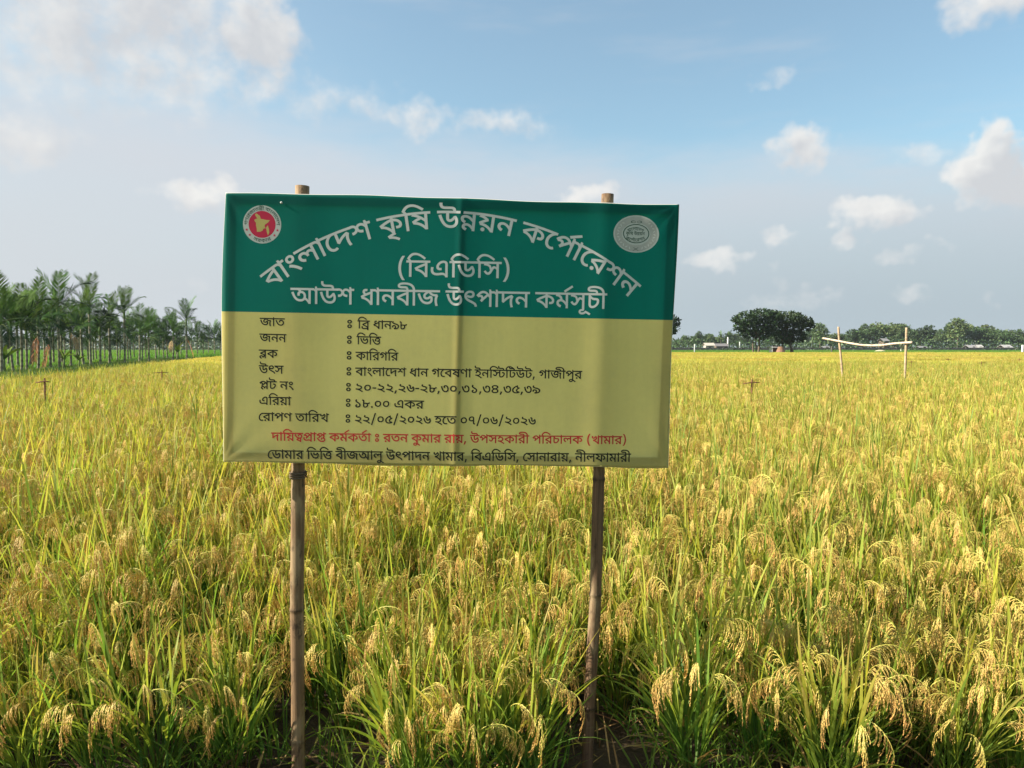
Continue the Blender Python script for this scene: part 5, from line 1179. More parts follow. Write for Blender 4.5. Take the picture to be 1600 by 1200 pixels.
def printed(name, poly, ink, layer):
    """A flat printed shape (outline, maybe with holes) on the sheet."""
    ov, of = fill(poly, .005)
    me = bpy.data.meshes.new(name)
    me.from_pydata(loc_list([board_local(p[0], p[1], 0.00006 + 0.00005 * layer) for p in ov]), [], [tuple(f) for f in of])
    me.materials.append(INK[ink])
    return obj(name, me, banner)

def ell(cx, cz, rx, rz, n=48):
    return [(cx + rx * math.cos(2 * math.pi * k / n), cz + rz * math.sin(2 * math.pi * k / n)) for k in range(n)]

E1X, E1Z, E1R = 0.1318, 0.7999, 0.0632
printed('emblem_disc', [ell(E1X, E1Z, E1R, E1R)], 'e', 1)
printed('emblem_centre', [ell(E1X, E1Z, E1R * .705, E1R * .705)], 'm', 2)
mp = [(455, 375), (490, 368), (520, 395), (560, 420), (575, 485), (640, 497), (715, 512), (790, 512), (755, 560), (715, 590), (672, 625), (670, 670), (695, 700),
      (640, 715), (625, 755), (570, 785), (490, 788), (488, 720), (470, 640), (470, 580), (440, 545), (432, 512), (470, 490), (500, 480), (470, 440), (450, 405)]
mp2 = [(700, 690), (715, 665), (745, 635), (755, 680), (770, 735), (778, 800), (745, 868), (722, 800), (710, 740)]
K = E1R / 440.0
for shape in (mp, mp2):
    printed('emblem_map', [[(E1X + (x - 610) * K, E1Z - (y - 615) * K) for x, y in shape]], 'y', 3)
for a in (200, 221, 319, 340):
    c = (E1X + math.cos(rad(a)) * E1R * .855, E1Z + math.sin(rad(a)) * E1R * .855)
    printed('emblem_star', [[(c[0] + math.sin(2 * math.pi * k / 10) * E1R * (.085 if k % 2 == 0 else .036), c[1] + math.cos(2 * math.pi * k / 10) * E1R * (.085 if k % 2 == 0 else .036)) for k in range(10)]], 'm', 3)
E2X, E2Z, E2A, E2B = 1.3895, 0.7977, 0.0787, 0.0632
printed('emblem_disc', [ell(E2X, E2Z, E2A, E2B)], 'e', 1)
printed('emblem_ring', [ell(E2X, E2Z, E2A * .93, E2B * .93), ell(E2X, E2Z, E2A * .63, E2B * .60)[::-1]], 'o', 2)
printed('emblem_ring', [ell(E2X, E2Z + .001, E2A * .575, E2B * .51), ell(E2X, E2Z + .001, E2A * .535, E2B * .465)[::-1]], 'g', 3)
for s in (-1, 1):                                                    # ears of grain in the ring and the crossed stalks below
    for k in range(11):
        a = rad(-70 + k * 11.5)
        cx, cz = E2X + s * math.cos(a) * E2A * .80, E2Z + math.sin(a) * E2B * .80
        rot = a + (0.6 if k % 2 else -0.6)
        e = [(x * math.cos(rot) - y * math.sin(rot), x * math.sin(rot) + y * math.cos(rot)) for x, y in ell(0, 0, .0052, .0021, 8)]
        printed('emblem_grain', [[(cx + s * x, cz + y) for x, y in e]], 'e', 3)
    printed('emblem_stalk', [[(E2X - s * .010, E2Z - .056), (E2X - s * .008, E2Z - .0565), (E2X + s * .009, E2Z - .046), (E2X + s * .0075, E2Z - .0452)]], 'g', 3 + (s > 0))
    lp = ell(E2X + s * .0105, E2Z + .0405, .0085, .0045, 20)
    printed('emblem_scroll', [lp, ell(E2X + s * .0095, E2Z + .0405, .0065, .0028, 20)[::-1]], 'g', 3)

# bamboo posts and the wooden frame behind the sheet
def bamboo(px_pts, depths, radius, seed, col, parent, step=0.30, first=0.12, name='bamboo_post', inv=None, nodes=None):
    """A bamboo pole through picture points: slightly crooked, with ringed nodes."""
    P = [at(px, py, d) for (px, py), d in zip(px_pts, depths)]
    L = [0.0]
    for a, b in zip(P, P[1:]):
        L.append(L[-1] + (b - a).length)
    r = random.Random(seed)
    given, nodes = nodes, []
    s = first
    while s < L[-1]:
        nodes.append(s)
        s += step * r.uniform(.85, 1.15)
    nodes = given or nodes
    ss = sorted(set([0, L[-1]] + [L[-1] * k / 40 for k in range(41)] + [n + d for n in nodes for d in (-.012, -.004, 0, .004, .012)]))
    ss = [s for s in ss if 0 <= s <= L[-1]]
    pts, rads, cols = [], [], []
    for s in ss:
        k = max(i for i in range(len(L)) if L[i] <= s + 1e-9)
        k = min(k, len(P) - 2)
        t = (s - L[k]) / (L[k + 1] - L[k])
        p = P[k].lerp(P[k + 1], t)
        p = p + Vector((mnoise.noise(Vector((s * 2.0, seed, 0))), mnoise.noise(Vector((s * 2.0, seed, 7))), 0)) * radius * 0.15
        near_n = min([abs(s - n) for n in nodes] + [1])
        rr = radius * (1 + 0.08 * math.exp(-(near_n / .006) ** 2) - 0.04 * math.exp(-((near_n - .011) / .006) ** 2)) * (1 + .03 * mnoise.noise(Vector((s * 5, seed, 3))))
        c = lerp(col, tuple(v * .3 for v in col), math.exp(-(near_n / .006) ** 2) * .9)
        pts.append(p)
        rads.append(rr)
        cols.append(c)
    mb = MB()
    mb.tube([inv @ p for p in pts] if inv else pts, rads, 18, cols)
    return mb.build(name, M_BAMBOO, parent, True)

BROWN = (0.175, 0.110, 0.058)
sign_inv = INV
dl = 2.66
bamboo([(472.5, 291), (466, 726), (464, 960), (467, 1268)], [2.641, 2.645, 2.645, 2.648], .0236, 3, BROWN, sign, .52, .42, nodes=[.5, .98, 1.46, 1.93], inv=sign_inv)
bamboo([(949.5, 303.5), (936, 735), (929, 960), (914, 1266)], [2.680, 2.684, 2.684, 2.684], .0212, 8, (0.125, 0.075, 0.042), sign, .47, .16, nodes=[.17, .58, .99, 1.40, 1.81], inv=sign_inv)
for (u0, u1, v0, v1, name) in ((0.012, BW - .012, .006, .034, 'rail'), (0.012, BW - .012, BH - .034, BH - .006, 'rail'),
                               (0.012, .036, .036, BH - .036, 'stile'), (0.776, .800, .036, BH - .036, 'stile'), (BW - .036, BW - .012, .036, BH - .036, 'stile')):
    mb = MB()
    N = 24
    horizontal = name == 'rail'
    ring = []
    for k in range(N + 1):
        t = k / N
        if horizontal:
            u, va, vb = u0 + (u1 - u0) * t, v0, v1
            q = [(u, va), (u, vb)]
        else:
            v = v0 + (v1 - v0) * t
            q = [(u0, v), (u1, v)]
        f = [board_pt(a, b, -0.0022) for a, b in q]
        # the back stays inside the fold of the sheet
        bk = [p - BN * .0145 for p in f]
        ring.append([f[0], f[1], bk[1], bk[0]])
    vs = [p for rg in ring for p in rg]
    fs = []
    for k in range(N):
        for m in range(4):
            fs.append((4 * k + m, 4 * k + (m + 1) % 4, 4 * k + 4 + (m + 1) % 4, 4 * k + 4 + m))
    fs += [(3, 2, 1, 0), (4 * N, 4 * N + 1, 4 * N + 2, 4 * N + 3)]
    mb.add(loc_list(vs), fs, (0.24, 0.17, 0.10))
    mb.build(name, M_WOOD, sign)
# nail that has come up through the print near the left emblem
mb = MB()
p = INV @ board_local(0.196, 0.873, .001)
mb.tube([p, p + (BN * .003)], [.0042, .0030], 10, (0.55, 0.56, 0.52))
mb.build('nail_head', M_WALL, sign, True)
# rope lashings just under the sheet on the left post
mb = MB()
c = INV @ at(466, 738, 2.645)
for k in range(3):
    z = c.z - .008 * k
    mb.tube([c + Vector((math.cos(a) * .0275, math.sin(a) * .0275, -.008 * k + .002 * math.sin(a))) for a in [2 * math.pi * j / 16 for j in range(17)]], .0028, 5, (0.12, 0.09, 0.06), cap=False)
mb.build('lashing', M_WOOD, sign)

# ------------------------------------------------------------------ areca palms along the left edge
PG = [(0.014, 0.036, 0.013), (0.022, 0.052, 0.016), (0.045, 0.095, 0.022)]
def make_frond(seed, start, bend, L, col, dead=False, leaf=.78):
    """Feathery frond: arching rib with two ranks of leaflets; root at the origin, leaning to +X."""
    r = random.Random(seed)
    mb = MB()
    n = 13
    th, p = start, Vector((0, 0, 0))
    pts = []
    for i in range(n + 1):
        pts.append((p.copy(), th))
        p = p + Vector((math.sin(th), 0, math.cos(th))) * (L / n)
        th += bend / n * (0.5 + i / n)
    mb.tube([q[0] for q in pts], [.022 * (1 - .85 * i / n) for i in range(n + 1)], 4, lerp(col, (0.16, 0.17, 0.05), .4), cap=False)
    for i in range(2, n + 1):
        q, th = pts[i]
        t = Vector((math.sin(th), 0, math.cos(th)))
        nr = Vector((math.cos(th), 0, -math.sin(th)))
        ll = leaf * math.sin(math.pi * (0.18 + 0.72 * i / n)) + .12
        for s in (-1, 1):
            for h in (0, .5):
                if r.random() < (.1 if dead else .04):
                    continue
                o = q + t * (L / n * h)
                d = (t * r.uniform(.75, .95) + Vector((0, s, 0)) * .62 - nr * r.uniform(-.05, .2)).normalized()
                c = jit(col, .25)
                w = t * .042
                m1 = o + d * ll * .5 + Vector((0, 0, -.02 - .06 * r.random()))
                m2 = o + d * ll * 1.05 + Vector((0, 0, -.05 - .14 * r.random()))
                mb.add([o - w * .4, o + w * .4, m1 + w, m1 - w, m2], [(0, 1, 2, 3), (3, 2, 4)], c)
    return mb

FROND_SPEC = [(0.05, 0.2, 2.3), (0.22, 0.45, 2.3), (0.50, 1.0, 2.3), (0.80, 1.3, 2.2), (1.10, 1.5, 2.1), (1.50, 1.3, 1.9)]
fronds = [[make_frond(40 + 10 * k + j, *spec, PG[j % 3] if k > 1 else lerp(PG[2], (0.12, 0.22, 0.04), .35)).mesh('frond', M_PALM) for j in range(3)] for k, spec in enumerate(FROND_SPEC)]
dead_frond = make_frond(77, 2.75, .25, 1.9, (0.42, 0.16, 0.06), True, .30).mesh('dead_frond', M_STRAW)
pale_frond = make_frond(78, 2.3, .5, 1.5, (0.45, 0.30, 0.14), True, .30).mesh('dead_frond', M_STRAW)

def palm_trunk(h, r0, seed):
    mb = MB()
    r = random.Random(seed)
    n = int(h / .12)
    bx, by = r.uniform(-.12, .12), r.uniform(-.12, .12)
    pts = [Vector((bx * math.sin(k / n * 2.2), by * math.sin(k / n * 1.7), h * k / n)) for k in range(n + 1)]
    cols = [lerp((0.26, 0.25, 0.17), (0.10, 0.085, 0.05), .8 if k % 3 == 0 else r.random() * .35) for k in range(n + 1)]
    mb.tube(pts, [r0 * (1.25 - .25 * min(1, k / 5)) * (1 + (.05 if k % 3 == 0 else 0)) for k in range(n + 1)], 9, cols)
    return mb, pts[-1]

trunks = []
for k in range(6):
    h = (1.9, 2.2, 2.5, 2.8, 3.2, 3.6)[k]
    mb, top = palm_trunk(h, .075, 60 + k)
    trunks.append((mb.mesh('trunk', M_BARK, True), top))
sh = MB()
sh.tube([(0, 0, -.05), (0, 0, .25), (0, 0, .55), (0, 0, .72)], [.075, .095, .07, .04], 9, (0.10, 0.17, 0.05))
shaft_mesh = sh.mesh('crownshaft', M_PALM, True)

def palm(label, group, loc, ti, rz, scale, seed, dead=None):
    r = random.Random(seed)
    t = thing('areca_palm', label, 'palm tree', loc, rz, scale, group)
    me, top = trunks[ti]
    obj('trunk', me, t)
    obj('crownshaft', shaft_mesh, t, Matrix.Translation(top))
    a = r.uniform(0, 6.28)
    order = [0, 1, 1, 2, 2, 3, 3, 4, 4, 5]
    for k, s in enumerate(order):
        a += 2.4
        if s == 5 and r.random() < .4:
            continue
        m = Matrix.Translation(top + Vector((0, 0, .5 - .055 * k))) @ Matrix.Rotation(a, 4, 'Z') @ Matrix.Rotation(r.uniform(-.1, .1), 4, 'Y') @ Matrix.Scale(r.uniform(.85, 1.1), 4)
        obj('frond', fronds[s][r.randrange(3)], t, m)
    if dead is not None:
        for (me_, z, az) in dead:
            o = obj('dead_frond', me_, t, Matrix.Translation(Vector((0, 0, z))) @ Matrix.Rotation(az, 4, 'Z'))
            o['label'] = 'dead orange-brown frond hanging down beside the trunk'
    return t

def base_y(x):                                                       # picture row of the trunk feet
    xs = [-60, 0, 21, 131, 171, 218, 270, 318, 345, 420]
    ys = [590, 584.5, 582, 572, 570, 567, 564, 560, 558, 553]
    return float(np.interp(x, xs, ys))

ORD = ['first', 'second', 'third', 'fourth', 'fifth', 'sixth', 'seventh', 'eighth', 'ninth', 'tenth', 'eleventh', 'twelfth', 'thirteenth', 'fourteenth', 'fifteenth', 'sixteenth', 'seventeenth', 'eighteenth', 'nineteenth', 'twentieth']
front = [(2, 3, 440), (21, 2, 464), (34, 3, 455), (42, 1, 474), (60, 3, 450), (79, 1, 470), (93, 4, 431), (111, 1, 478), (131, 2, 456), (142, 5, 437), (157, 1, 474), (171, 3, 462),
         (195, 5, 450), (218, 2, 480), (233, 1, 484), (270, 2, 487), (292, 4, 468), (336, 1, 503)]
DEAD = {4: [(dead_frond, 2.35, 2.4)], 5: [(dead_frond, 2.0, 1.2)], 7: [(pale_frond, 2.7, 0.2)], 15: [(pale_frond, 2.2, 4.0)], 16: [(dead_frond, 2.2, 0.9)]}
for k, (px, ti, top_y) in enumerate(front):
    by = base_y(px)
    d = 1863.0 / (by - HORIZON)
    x = (px - 800) / FPX * d
    s = ((HORIZON - top_y) / FPX * d + CAM_Z) / ((1.9, 2.2, 2.5, 2.8, 3.2, 3.6)[ti] + 2.45)
    extra = {4: ', orange dead frond beside it', 5: ', brown frond at its foot', 6: ', tallest at left', 12: ' with a high open crown', 16: ', standing clear above others'}.get(k, '')
    palm('areca palm, %s trunk from left in the front row%s' % (ORD[k], extra), 'areca palms of the front row', (x, d, 0), ti, R.uniform(0, 6.28), s, 300 + k, DEAD.get(k))
rear = [(12, 2, 1.28), (52, 1, 1.3), (70, 3, 1.35), (84, 1, 1.25), (102, 3, 1.4), (120, 2, 1.3), (138, 1, 1.25), (151, 2, 1.3), (164, 1, 1.35), (175, 2, 1.25), (184, 1, 1.2), (187, 2, 1.3), (205, 2, 1.25),
        (210, 1, 1.35), (222, 2, 1.2), (228, 1, 1.3), (244, 1, 1.2), (249, 2, 1.3), (256, 1, 1.25), (262, 2, 1.15), (283, 1, 1.2), (301, 2, 1.25), (318, 1, 1.1), (326, 2, 1.2), (28, 3, 1.2), (47, 2, 1.15), (97, 2, 1.2), (125, 2, 1.15), (146, 1, 1.2), (200, 3, 1.2), (277, 2, 1.15), (309, 3, 1.15), (345, 2, 1.1), (362, 3, 1.1), (-25, 3, 1.1), (-60, 4, 1.0), (395, 2, 1.0)]
for k, (px, ti, f) in enumerate(rear):
    d = 1863.0 / (base_y(px) - HORIZON) * f
    x = (px - 800) / FPX * d
    palm('thin-trunked areca palm of the rear rows, half hidden behind the front palms', 'areca palms of the rear rows', (x, d, 0), ti, R.uniform(0, 6.28), R.uniform(.95, 1.15), 400 + k)

# broad-leaved banana clumps between the palm trunks
def banana(label, px, d, seed, h):
    r = random.Random(seed)
    by = (px - 800) / FPX * d
    t = thing('banana_plant', label, 'banana plant', (by, d, 0), 0, h)
    mb = MB()
    mb.tube([(0, 0, 0), (0, 0, .4), (.02, 0, .8)], [.10, .08, .05], 8, (0.16, 0.19, 0.08))
    mb.build('stem', M_BARK, t, True)
    for k in range(6):
        mb = MB()
        c = jit((0.075, 0.16, 0.03), .25)
        blade(mb, (0, 0, .7), k * 1.05 + r.random(), r.uniform(.15, .8), r.uniform(.9, 1.3), .30, r.uniform(.8, 1.8), 8, c, lerp(c, G_YEL, .3), r.uniform(-.3, .3))
        mb.build('leaf', M_PALM, t)
banana('low banana plant with drooping pale leaves at the far left among the palms', 6, 46, 1, 1.15)
banana('small dark banana plant between the seventh and eighth palm trunks', 100, 56, 2, .95)
banana('tiny banana plant in the gap before the tenth palm trunk', 124, 62, 3, .7)
banana('low bushy banana plant beside the fifteenth and sixteenth palm trunks', 278, 92, 4, 1.4)

# ------------------------------------------------------------------ trees
def crown_mesh(seed, lobes, n, leaf, cols, gap=0.0):
    """Crown of leaf-sized facets spread through overlapping lobes: (centre, radii)."""
    r = random.Random(seed)
    mb = MB()
    wts = [l[1][0] * l[1][1] + l[1][0] * l[1][2] for l in lobes]
    for i in range(n):
        c, rd = r.choices(lobes, wts)[0]
        d = Vector((r.gauss(0, 1), r.gauss(0, 1), r.gauss(0, 1))).normalized()
        rr = r.random() ** 0.28 * (1 + .08 * r.gauss(0, 1))
        p = Vector(c) + Vector((d.x * rd[0], d.y * rd[1], d.z * rd[2])) * rr
        if mnoise.noise(p * (0.9 / max(.4, leaf * 2.2)) + Vector((seed, 0, 0))) < gap - .18:
            continue
        a = Vector((r.gauss(0, 1), r.gauss(0, 1), r.gauss(0, .7))).normalized()
        b = a.cross(Vector((r.gauss(0, 1), r.gauss(0, 1), r.gauss(0, 1)))).normalized()
        s = leaf * r.uniform(.55, 1.25)
        nn = a.cross(b) * s * .25
        col = jit(r.choice(cols), .3)
        mb.add([p - a * s, p - b * s * .55 + nn, p + a * s, p + b * s * .55 + nn], [(0, 1, 2, 3)], col)
    return mb

def limb(mb, a, b, r0, r1, bow, col, seed):
    a, b = Vector(a), Vector(b)
    n = 7
    r = random.Random(seed)
    off = Vector((r.uniform(-1, 1), r.uniform(-1, 1), 0)) * bow
    mb.tube([a.lerp(b, k / n) + off * math.sin(math.pi * k / n) for k in range(n + 1)], [r0 + (r1 - r0) * k / n for k in range(n + 1)], 8, col)

TD = [(0.022, 0.045, 0.018), (0.03, 0.062, 0.022), (0.045, 0.085, 0.026)]
TM = [(0.04, 0.075, 0.028), (0.055, 0.10, 0.032), (0.075, 0.125, 0.04)]
TL = [(0.075, 0.12, 0.045), (0.10, 0.15, 0.05), (0.13, 0.17, 0.06)]
BARK = (0.13, 0.10, 0.075)

def big_tree(label, px, d, lobes_px, stems_px, seed, leaf=.25, n=6500, cols=TD + TM[:1], group=None):
    """A tree whose lobes and stems are given by where they stand in the picture."""
    base = at(px, 560, d)
    base.z = 0
    t = thing('broadleaf_tree', label, 'tree', base, 0, 1, group)
    k = d / FPX
    r = random.Random(seed)
    lobes = []
    for (lx, ly, hw, hh) in lobes_px:
        c = at(lx, ly, d) - base
        lobes.append(((c.x, r.uniform(-1, 1) * hw * k * .4, c.z), (hw * k, hw * k * .95, hh * k)))
    crown_mesh(seed, lobes, n, leaf, cols, .07).build('crown', M_TREE, t)
    mb = MB()
    for q, (x0, x1, y1, r0) in enumerate(stems_px):
        a = at(x0, 560, d) - base
        a.z = -.05
        b = at(x1, y1, d) - base
        limb(mb, a, b, r0, r0 * .55, .15, BARK, seed + q)
        for (c, rd) in lobes:
            if abs(c[0] - b.x) < 3.2:
                limb(mb, b - Vector((0, 0, .1)), Vector(c), r0 * .5, r0 * .12, .25, BARK, seed + q + 9)
    mb.build('trunk', M_BARK, t, True)
    return t

big_tree('broad dark tree with a flat crown, left one of the pair right of the board', 1180, 125,
         [(1166, 499, 20, 13), (1190, 492, 20, 10), (1178, 511, 24, 12), (1156, 511, 11, 11), (1201, 506, 14, 13), (1190, 523, 14, 10), (1150, 499, 7, 6), (1210, 493, 9, 8), (1206, 518, 12, 10), (1168, 522, 11, 7)],
         [(1178, 1177, 524, .16), (1183.5, 1186, 522, .2), (1181, 1180, 527, .12)], 21)
big_tree('broad dark tree with a sloping crown, right one of the pair right of the board', 1232, 127,
         [(1212, 493, 15, 9), (1232, 498, 22, 12), (1250, 504, 18, 11), (1232, 515, 24, 14), (1260, 510, 12, 9), (1221, 527, 13, 11), (1246, 525, 15, 10), (1205, 503, 9, 10), (1234, 531, 10, 7)],
         [(1240, 1228, 524, .22), (1222, 1222, 530, .14), (1236, 1234, 520, .14)], 22)
big_tree('dark round-crowned tree showing just beyond the right edge of the signboard', 1036, 122,
         [(1030, 506, 24, 15), (1046, 503, 20, 12), (1018, 514, 18, 12), (1040, 516, 18, 9)], [(1034, 1034, 520, .2)], 23)

# kinds of village trees
def kind_tree(seed, w, h, cols, leaf, n, tall=False):
    r = random.Random(seed)
    lobes = []
    for k in range(7):
        a = k * 2.4
        z = h * (.45 + .42 * k / 7) if tall else h * (.5 + .3 * r.random())
        rr = w * .30 * (1 - (.6 * k / 7 if tall else 0))
        lobes.append(((math.cos(a) * rr, math.sin(a) * rr, z), (w * r.uniform(.2, .32), w * r.uniform(.2, .32), h * r.uniform(.12, .2))))
    crown = crown_mesh(seed, lobes, n, leaf, cols, -.02).mesh('crown', M_TREE)
    mb = MB()
    limb(mb, (0, 0, -.1), (0, 0, h * .5), .22, .15, .2, BARK, seed)
    for (c, rd) in lobes[:5]:
        limb(mb, (0, 0, h * .42), c, .12, .04, .2, BARK, seed)
    return crown, mb.mesh('trunk', M_BARK, True)

KINDS = [kind_tree(31, 9, 10, TD, .42, 2600), kind_tree(32, 9, 10, TM, .42, 2400), kind_tree(33, 8, 10, TL, .40, 2200), kind_tree(34, 6, 10, TM, .38, 2200, True),
         kind_tree(35, 6, 10, TL, .36, 1900, True), kind_tree(36, 11, 10, TM, .45, 2800)]
WORDS = ['dark rounded tree', 'mid-green bushy tree', 'pale olive loose tree', 'narrow green tree', 'tall feathery pale tree', 'wide spreading green tree']
# picture x, top row, kind, distance
LINE = [(1062, 527, 0, 330), (1076, 523, 1, 320), (1090, 518, 3, 325), (1099, 521, 1, 335), (1110, 521, 4, 315), (1120, 524, 2, 330), (1146, 519, 1, 340), (1162, 522, 0, 335), (1206, 519, 1, 335), (1268, 513, 1, 330),
        (1281, 503, 4, 312), (1298, 519, 2, 330), (1310, 521, 1, 340), (1322, 520, 5, 330), (1338, 514, 1, 318), (1350, 507, 3, 326), (1362, 510, 1, 318), (1381, 501, 2, 322), (1395, 506, 1, 340), (1406, 504, 4, 335), (1418, 512, 1, 328),
        (1438, 503, 0, 312), (1456, 514, 1, 335), (1470, 519, 2, 330), (1482, 505, 3, 332), (1496, 495, 4, 318), (1505, 502, 2, 330), (1519, 510, 1, 322), (1527, 511, 3, 335), (1541, 505, 4, 330), (1554, 510, 5, 318),
        (1565, 513, 2, 330), (1577, 514, 1, 326), (1591, 519, 5, 322), (1604, 518, 1, 330), (1626, 512, 2, 330), (1655, 508, 0, 330),
        (-30, 512, 1, 300), (8, 520, 5, 320), (46, 522, 1, 310), (88, 520, 0, 320), (128, 524, 5, 330), (172, 522, 1, 320), (214, 519, 0, 330), (250, 517, 1, 310), (281, 521, 5, 325), (322, 518, 0, 320), (352, 520, 1, 330)]
NB = {1062: 'at the right edge of the signboard', 1076: 'left of the pale farm building', 1090: 'just left of the pale farm building', 1099: 'behind the pale farm building\'s left end', 1110: 'rising behind the pale farm building', 1120: 'right of the pale farm building',
      1146: 'at the left side of the big tree pair', 1162: 'behind the left big tree', 1206: 'between the two big trees', 1268: 'just right of the big tree pair', 1281: 'peeping over the right shoulder of the big tree pair',
      1298: 'left of the bamboo frame', 1310: 'behind the left post of the bamboo frame', 1322: 'seen through bamboo frame, first from left post', 1338: 'seen through bamboo frame, second from left post', 1350: 'above the sagging bamboo bar', 1362: 'over the middle of the bamboo bar',
      1381: 'highest of those seen through the bamboo frame', 1395: 'seen near the bamboo frame\'s right post', 1406: 'just left of the bamboo frame\'s right post', 1418: 'behind the right post of the bamboo frame',
      1438: 'first to the right of the bamboo frame', 1456: 'second to the right of the bamboo frame', 1470: 'in the tree line\'s dip right of the frame', 1482: 'left of the tallest tree on the right', 1496: 'tallest of the far tree line on the right', 1505: 'against the tallest tree\'s right side',
      1519: 'above the left tin roof on the right', 1527: 'above the gap between the tin roofs', 1541: 'behind the tin roofs, slightly taller', 1554: 'above the brightest tin roof', 1565: 'right of the brightest tin roof', 1577: 'near the right picture edge', 1591: 'lowest near the right picture edge', 1604: 'cut by the right picture edge'}
for (px, ty, kd, d) in LINE:
    H = (HORIZON - ty) / FPX * d + CAM_Z
    cr, tr = KINDS[kd]
    where = NB.get(px)
    if px < 400:
        lab, grp = 'far tree of the dark line glimpsed behind the palm trunks', 'far trees behind the palms'
    else:
        lab, grp = 'far %s %s' % (WORDS[kd], where or 'standing outside the right picture edge'), 'far village tree line'
    t = thing('village_tree', lab, 'tree', ((px - 800) / FPX * d, d, 0), R.uniform(0, 6.28), H / 9.6, grp)
    t.scale = (H / 9.6 * R.uniform(.85, 1.1),) * 2 + (H / 9.6,)
    obj('crown', cr, t)
    obj('trunk', tr, t)
# far palms standing over the roofs
for k, (px, ty) in enumerate([(1126, 516), (1138, 515), (1134, 523)]):
    d = 318
    H = (HORIZON - ty) / FPX * d + CAM_Z
    palm('far slim palm, %s of the three above the farm buildings' % ('left', 'right', 'lowest and middle')[k], 'far palms over the farm buildings', ((px - 800) / FPX * d, d, 0), 5, k * 2.0, H / 6.6, 700 + k)

# undergrowth that closes the line below the crowns, and the woods behind it
def leaf_wall(name, y0, y1, hmin, hmax, leaf, n, cols, seed, label, xr):
    r = random.Random(seed)
    mb = MB()
    for i in range(n):
        y = r.uniform(y0, y1)
        x = r.uniform(xr[0], xr[1]) * y
        h = hmin + (hmax - hmin) * (0.5 + 0.5 * mnoise.noise(Vector((x * .06, seed, 0)))) * (0.75 + .5 * mnoise.noise(Vector((x * .25, seed, 5))))
        p = Vector((x, y, h * r.random() ** .8))
        a = Vector((r.gauss(0, 1), r.gauss(0, 1), r.gauss(0, .7))).normalized()
        b = a.cross(Vector((r.gauss(0, 1), r.gauss(0, 1), r.gauss(0, 1)))).normalized()
        s = leaf * r.uniform(.6, 1.3)
        sel = int((0.5 + .5 * mnoise.noise(Vector((x * .12, seed, 11)))) * len(cols) * .999)
        mb.add([p - a * s, p - b * s * .6, p + a * s, p + b * s * .6], [(0, 1, 2, 3)], jit(cols[max(0, min(len(cols) - 1, sel))], .35))
    return tag(mb.build(name, M_TREE), label, 'trees', kind='stuff')
leaf_wall('undergrowth', 296, 345, 3.0, 7.0, .5, 26000, TM + TD, 5, 'dense undergrowth closing the far tree line below its crowns', (-.85, .85))
leaf_wall('field_hedge', 266, 272, .3, 1.9, .28, 9000, TD + TM, 7, 'low dark hedge in front of the boundary wall', (-.05, .85))
leaf_wall('distant_wood', 350, 380, 4.5, 9.0, .7, 16000, TM, 6, 'hazy distant wood behind the village trees', (-.85, .85))

# ------------------------------------------------------------------ village bits below the trees
def hut(name, label, px, py_top, px_w, d, wall, roof, door=True, depth=4.0, eave=2.0, pitchh=.9):
    k = d / FPX
    w = px_w * k
    top = (HORIZON - py_top) * k + CAM_Z
    t = thing(name, label, 'house', ((px - 800) * k, d, 0), R.uniform(-.15, .15))
    mb = MB()
    eave = top - pitchh
    mb.box((-w / 2, 0, 0), (w / 2, depth, eave), wall)
    mb.build('wall', M_WALL, t)
    mb = MB()
    o = .35
    for s in (0, 1):
        y0, y1 = (-o, depth / 2) if s == 0 else (depth / 2, depth + o)
        z0, z1 = (eave - .1, top) if s == 0 else (top, eave - .1)
        mb.add([(-w / 2 - o, y0, z0), (w / 2 + o, y0, z0), (w / 2 + o, y1, z1), (-w / 2 - o, y1, z1),
                (-w / 2 - o, y0, z0 + .08), (w / 2 + o, y0, z0 + .08), (w / 2 + o, y1, z1 + .08), (-w / 2 - o, y1, z1 + .08)],
               [(0, 3, 2, 1), (4, 5, 6, 7), (0, 1, 5, 4), (1, 2, 6, 5), (2, 3, 7, 6), (3, 0, 4, 7)], roof)
    mb.build('roof', M_WALL, t)
    if door:
        mb = MB()
        mb.box((-.45, -.06, 0), (.45, -.004, 1.9), (0.08, 0.06, 0.05))
        mb.build('door', M_WALL, t)
    for s in (-1, 1):
        if w > 3.5:
            mb = MB()
            mb.box((s * w * .32 - .4, -.06, .9), (s * w * .32 + .4, -.004, 1.8), (0.05, 0.05, 0.05))
            mb.build('window', M_WALL, t)
    return t
WHITE, TIN, MUD = (0.38, 0.35, 0.30), (0.20, 0.20, 0.20), (0.14, 0.11, 0.08)
hut('farm_building', 'pale cream farm building between the signboard and the big trees', 1109, 536, 13, 285, WHITE, (0.42, 0.38, 0.32))
hut('farm_building', 'low dull grey farm shed right of the pale farm building', 1128, 537, 18, 290, MUD, (0.16, 0.15, 0.15))
hut('tin_roofed_house', 'low house with a pale tin roof just right of the bamboo frame', 1444, 541, 11, 285, MUD, TIN)
hut('tin_roofed_house', 'left house with a light tin roof at the right end of the tree line', 1521, 539.5, 13, 285, MUD, (0.27, 0.26, 0.26))
hut('tin_roofed_house', 'small house with a light gable next to the left tin-roofed house', 1532, 539, 6, 284, WHITE, (0.36, 0.35, 0.33))
hut('tin_roofed_house', 'house with the brightest tin roof near the right picture edge', 1575, 539, 12, 283, MUD, (0.34, 0.33, 0.32))
hut('tin_roofed_house', 'small house with a tin roof behind the left post of the bamboo frame', 1292, 541, 8, 286, MUD, TIN)
hut('tin_roofed_house', 'small grey roof seen under the sagging bamboo bar', 1384, 529, 8, 300, MUD, TIN)
